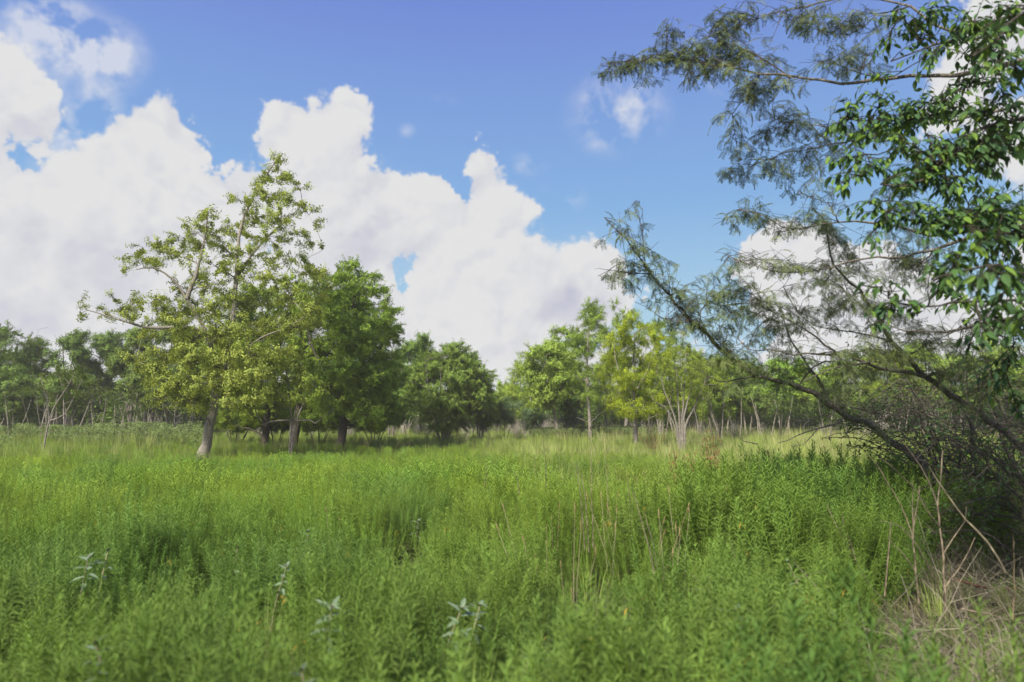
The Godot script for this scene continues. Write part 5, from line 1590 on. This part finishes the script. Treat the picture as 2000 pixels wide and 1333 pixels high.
	dead_stalk("fallen_stalk", "broken grey stalk lying in the hollow under the herbs' edge", at(1455, 1215, 4.6), [pts([[1455, 1215, 4.6], [1500, 1195, 4.6], [1555, 1188, 4.6], [1590, 1180, 4.65]]), pts([[1500, 1195, 4.6], [1530, 1165, 4.6], [1580, 1120, 4.7], [1640, 1118, 4.7]])], grey, 0.008)
	dead_stalk("fallen_stalk", "bent straw stalk propped at the edge of the litter", at(1470, 1270, 4.3), [pts([[1470, 1270, 4.3], [1466, 1200, 4.3], [1460, 1128, 4.3], [1436, 1140, 4.3]])], straw, 0.006)
	dead_stalk("fallen_stalk", "reddish fallen branch in the shade under the thorny shrub", at(1850, 1125, 5.6), [pts([[1850, 1125, 5.6], [1890, 1140, 5.6], [1935, 1150, 5.6], [1990, 1150, 5.6]])], Color(0.22, 0.10, 0.075), 0.013)
	dead_stalk("fallen_stalk", "long pale stalk lying over the straw at the photo's edge", at(1880, 1190, 5.0), [pts([[1880, 1190, 5.0], [1930, 1200, 4.9], [1985, 1215, 4.8], [2030, 1225, 4.7]])], straw, 0.009)
	for s in [[1620, 1230, 1700, 1290, "grey stalk lying slantwise in the straw"], [1780, 1200, 1960, 1310, "long straw stalk lying towards the corner"], [1900, 1250, 1985, 1285, "short stalk lying near the corner in the straw"], [1560, 1290, 1660, 1322, "stalk lying at the frame's bottom in the straw"]]:
		dead_stalk("fallen_stalk", s[4], floor_at(s[0], s[1]), [[floor_at(s[0], s[1]), floor_at((s[0] + s[2]) * 0.5, (s[1] + s[3]) * 0.5 - 3.0), floor_at(s[2], s[3])]], straw, 0.007)
	# dry stems standing in the middle of the meadow
	for s in [[1125, 905, 1142, 1075, 5.4, "whitish dry stem at the bare gap, first of three"], [1136, 925, 1150, 1080, 5.45, "whitish dry stem at the bare gap, middle of three"], [1152, 940, 1158, 1070, 5.5, "whitish dry stem at the bare gap, last of three"], [1236, 960, 1278, 1120, 4.6, "slanting dry stem east of the bare gap"], [1258, 1000, 1284, 1110, 4.7, "short slanting dry stem beside the longer one east of the bare gap"], [1225, 930, 1232, 1060, 6.0, "dark thin dry stem standing behind the slanting ones"], [1180, 880, 1188, 1020, 6.8, "brown upright dry stem in the tan grass"], [1060, 850, 1066, 960, 8.0, "hair-thin dark stem rising above the herbs"], [1004, 920, 1014, 965, 7.6, "pale leaning dry stem over the lush patch"], [1150, 845, 1156, 990, 8.5, "tall thin stem in front of the tall feathery tree"], [948, 900, 946, 950, 8.2, "pale upright dry stem at the lush patch's west end"]]:
		dead_stalk("dry_stem", s[5], at(s[2], s[3], s[4]), [[at(s[2], s[3], s[4]), at(lerpf(s[2], s[0], 0.5) + 3.0, lerpf(s[3], s[1], 0.5), s[4]), at(s[0], s[1], s[4])]], Color(0.40, 0.35, 0.28) if s[0] != 1060 and s[0] != 1225 else Color(0.2, 0.16, 0.13), 0.0048, "dry stems standing in the meadow")
	# rusty dead herbs
	for s in [[1272, 858, 22.0, 26, 16, "small rusty dead herb beside the yellow-green tree's trunk"], [1388, 868, 13.0, 24, 34, "tall rusty dead herb at the lush patch's edge"], [1335, 905, 10.5, 40, 34, "broad rusty dead herb where the tan grass meets the lush patch"], [1395, 905, 9.8, 22, 26, "low rusty dead herb before the tall rusty one"]]:
		var head := at(s[0], s[1], s[2])
		var foot := Vector3(head.x, 0, head.z)
		var root := thing("rusty_herb", s[5], "dead plant", foot, "rusty dead herbs")
		var w: float = s[3] * s[2] / F
		var h := at(s[0], s[1] - s[4], s[2]).y
		var rr := rng(s[0])
		var b := Buf.new()
		var lb := Buf.new()
		for k in 14:
			var a := rr.randf() * TAU
			var tip := Vector3(cos(a) * w * rr.randf_range(0.3, 1.0), h * rr.randf_range(0.6, 1.0), sin(a) * w * rr.randf_range(0.3, 1.0))
			b.tube(PackedVector3Array([Vector3.ZERO, tip * 0.5 + ball(rr) * 0.06, tip]), PackedFloat32Array([0.006, 0.004, 0.002]), 4, Color(0.15, 0.09, 0.06))
			for j in 16:
				var p := tip * rr.randf_range(0.45, 1.0) + ball(rr) * 0.09
				lb.leaf(p, (ball(rr) + Vector3(0, -0.3, 0)).normalized(), Vector3.UP, 0.05, 0.022, 0.5, 0.4, 2, Color(0.20, 0.10, 0.05) * rr.randf_range(0.6, 1.3))
		part("stem", b.mesh(M.bark), root)
		part("foliage", lb.mesh(M.dry, false), root).set_meta("kind", "stuff")
	# yellowed leaves among the herbs
	var yellow := Buf.new()
	for k in 110:
		var depth := r.randf_range(2.0, 7.0)
		var px := r.randf_range(100.0, 1750.0)
		var p := spot(px, depth)
		p.y += herb_height(p.x, p.z) * r.randf_range(0.4, 0.85)
		for j in 3:
			var a := r.randf() * TAU
			yellow.leaf(p + ball(r) * 0.03, Vector3(cos(a), -0.4, sin(a)).normalized(), Vector3.UP, 0.065, 0.014, 0.3, 0.2, 2, Color(0.38, 0.27, 0.04) * r.randf_range(0.7, 1.15))
	tag(top("yellowed_leaves", yellow.mesh(M.herb, false), Vector3.ZERO), "yellowed lower leaves here and there among the green herbs", "", "", "stuff")


func floor_at(px: float, py: float) -> Vector3:
	var d := ray(px, py)
	var k := (EYE.y - 0.05) / -d.y
	return EYE + d * k
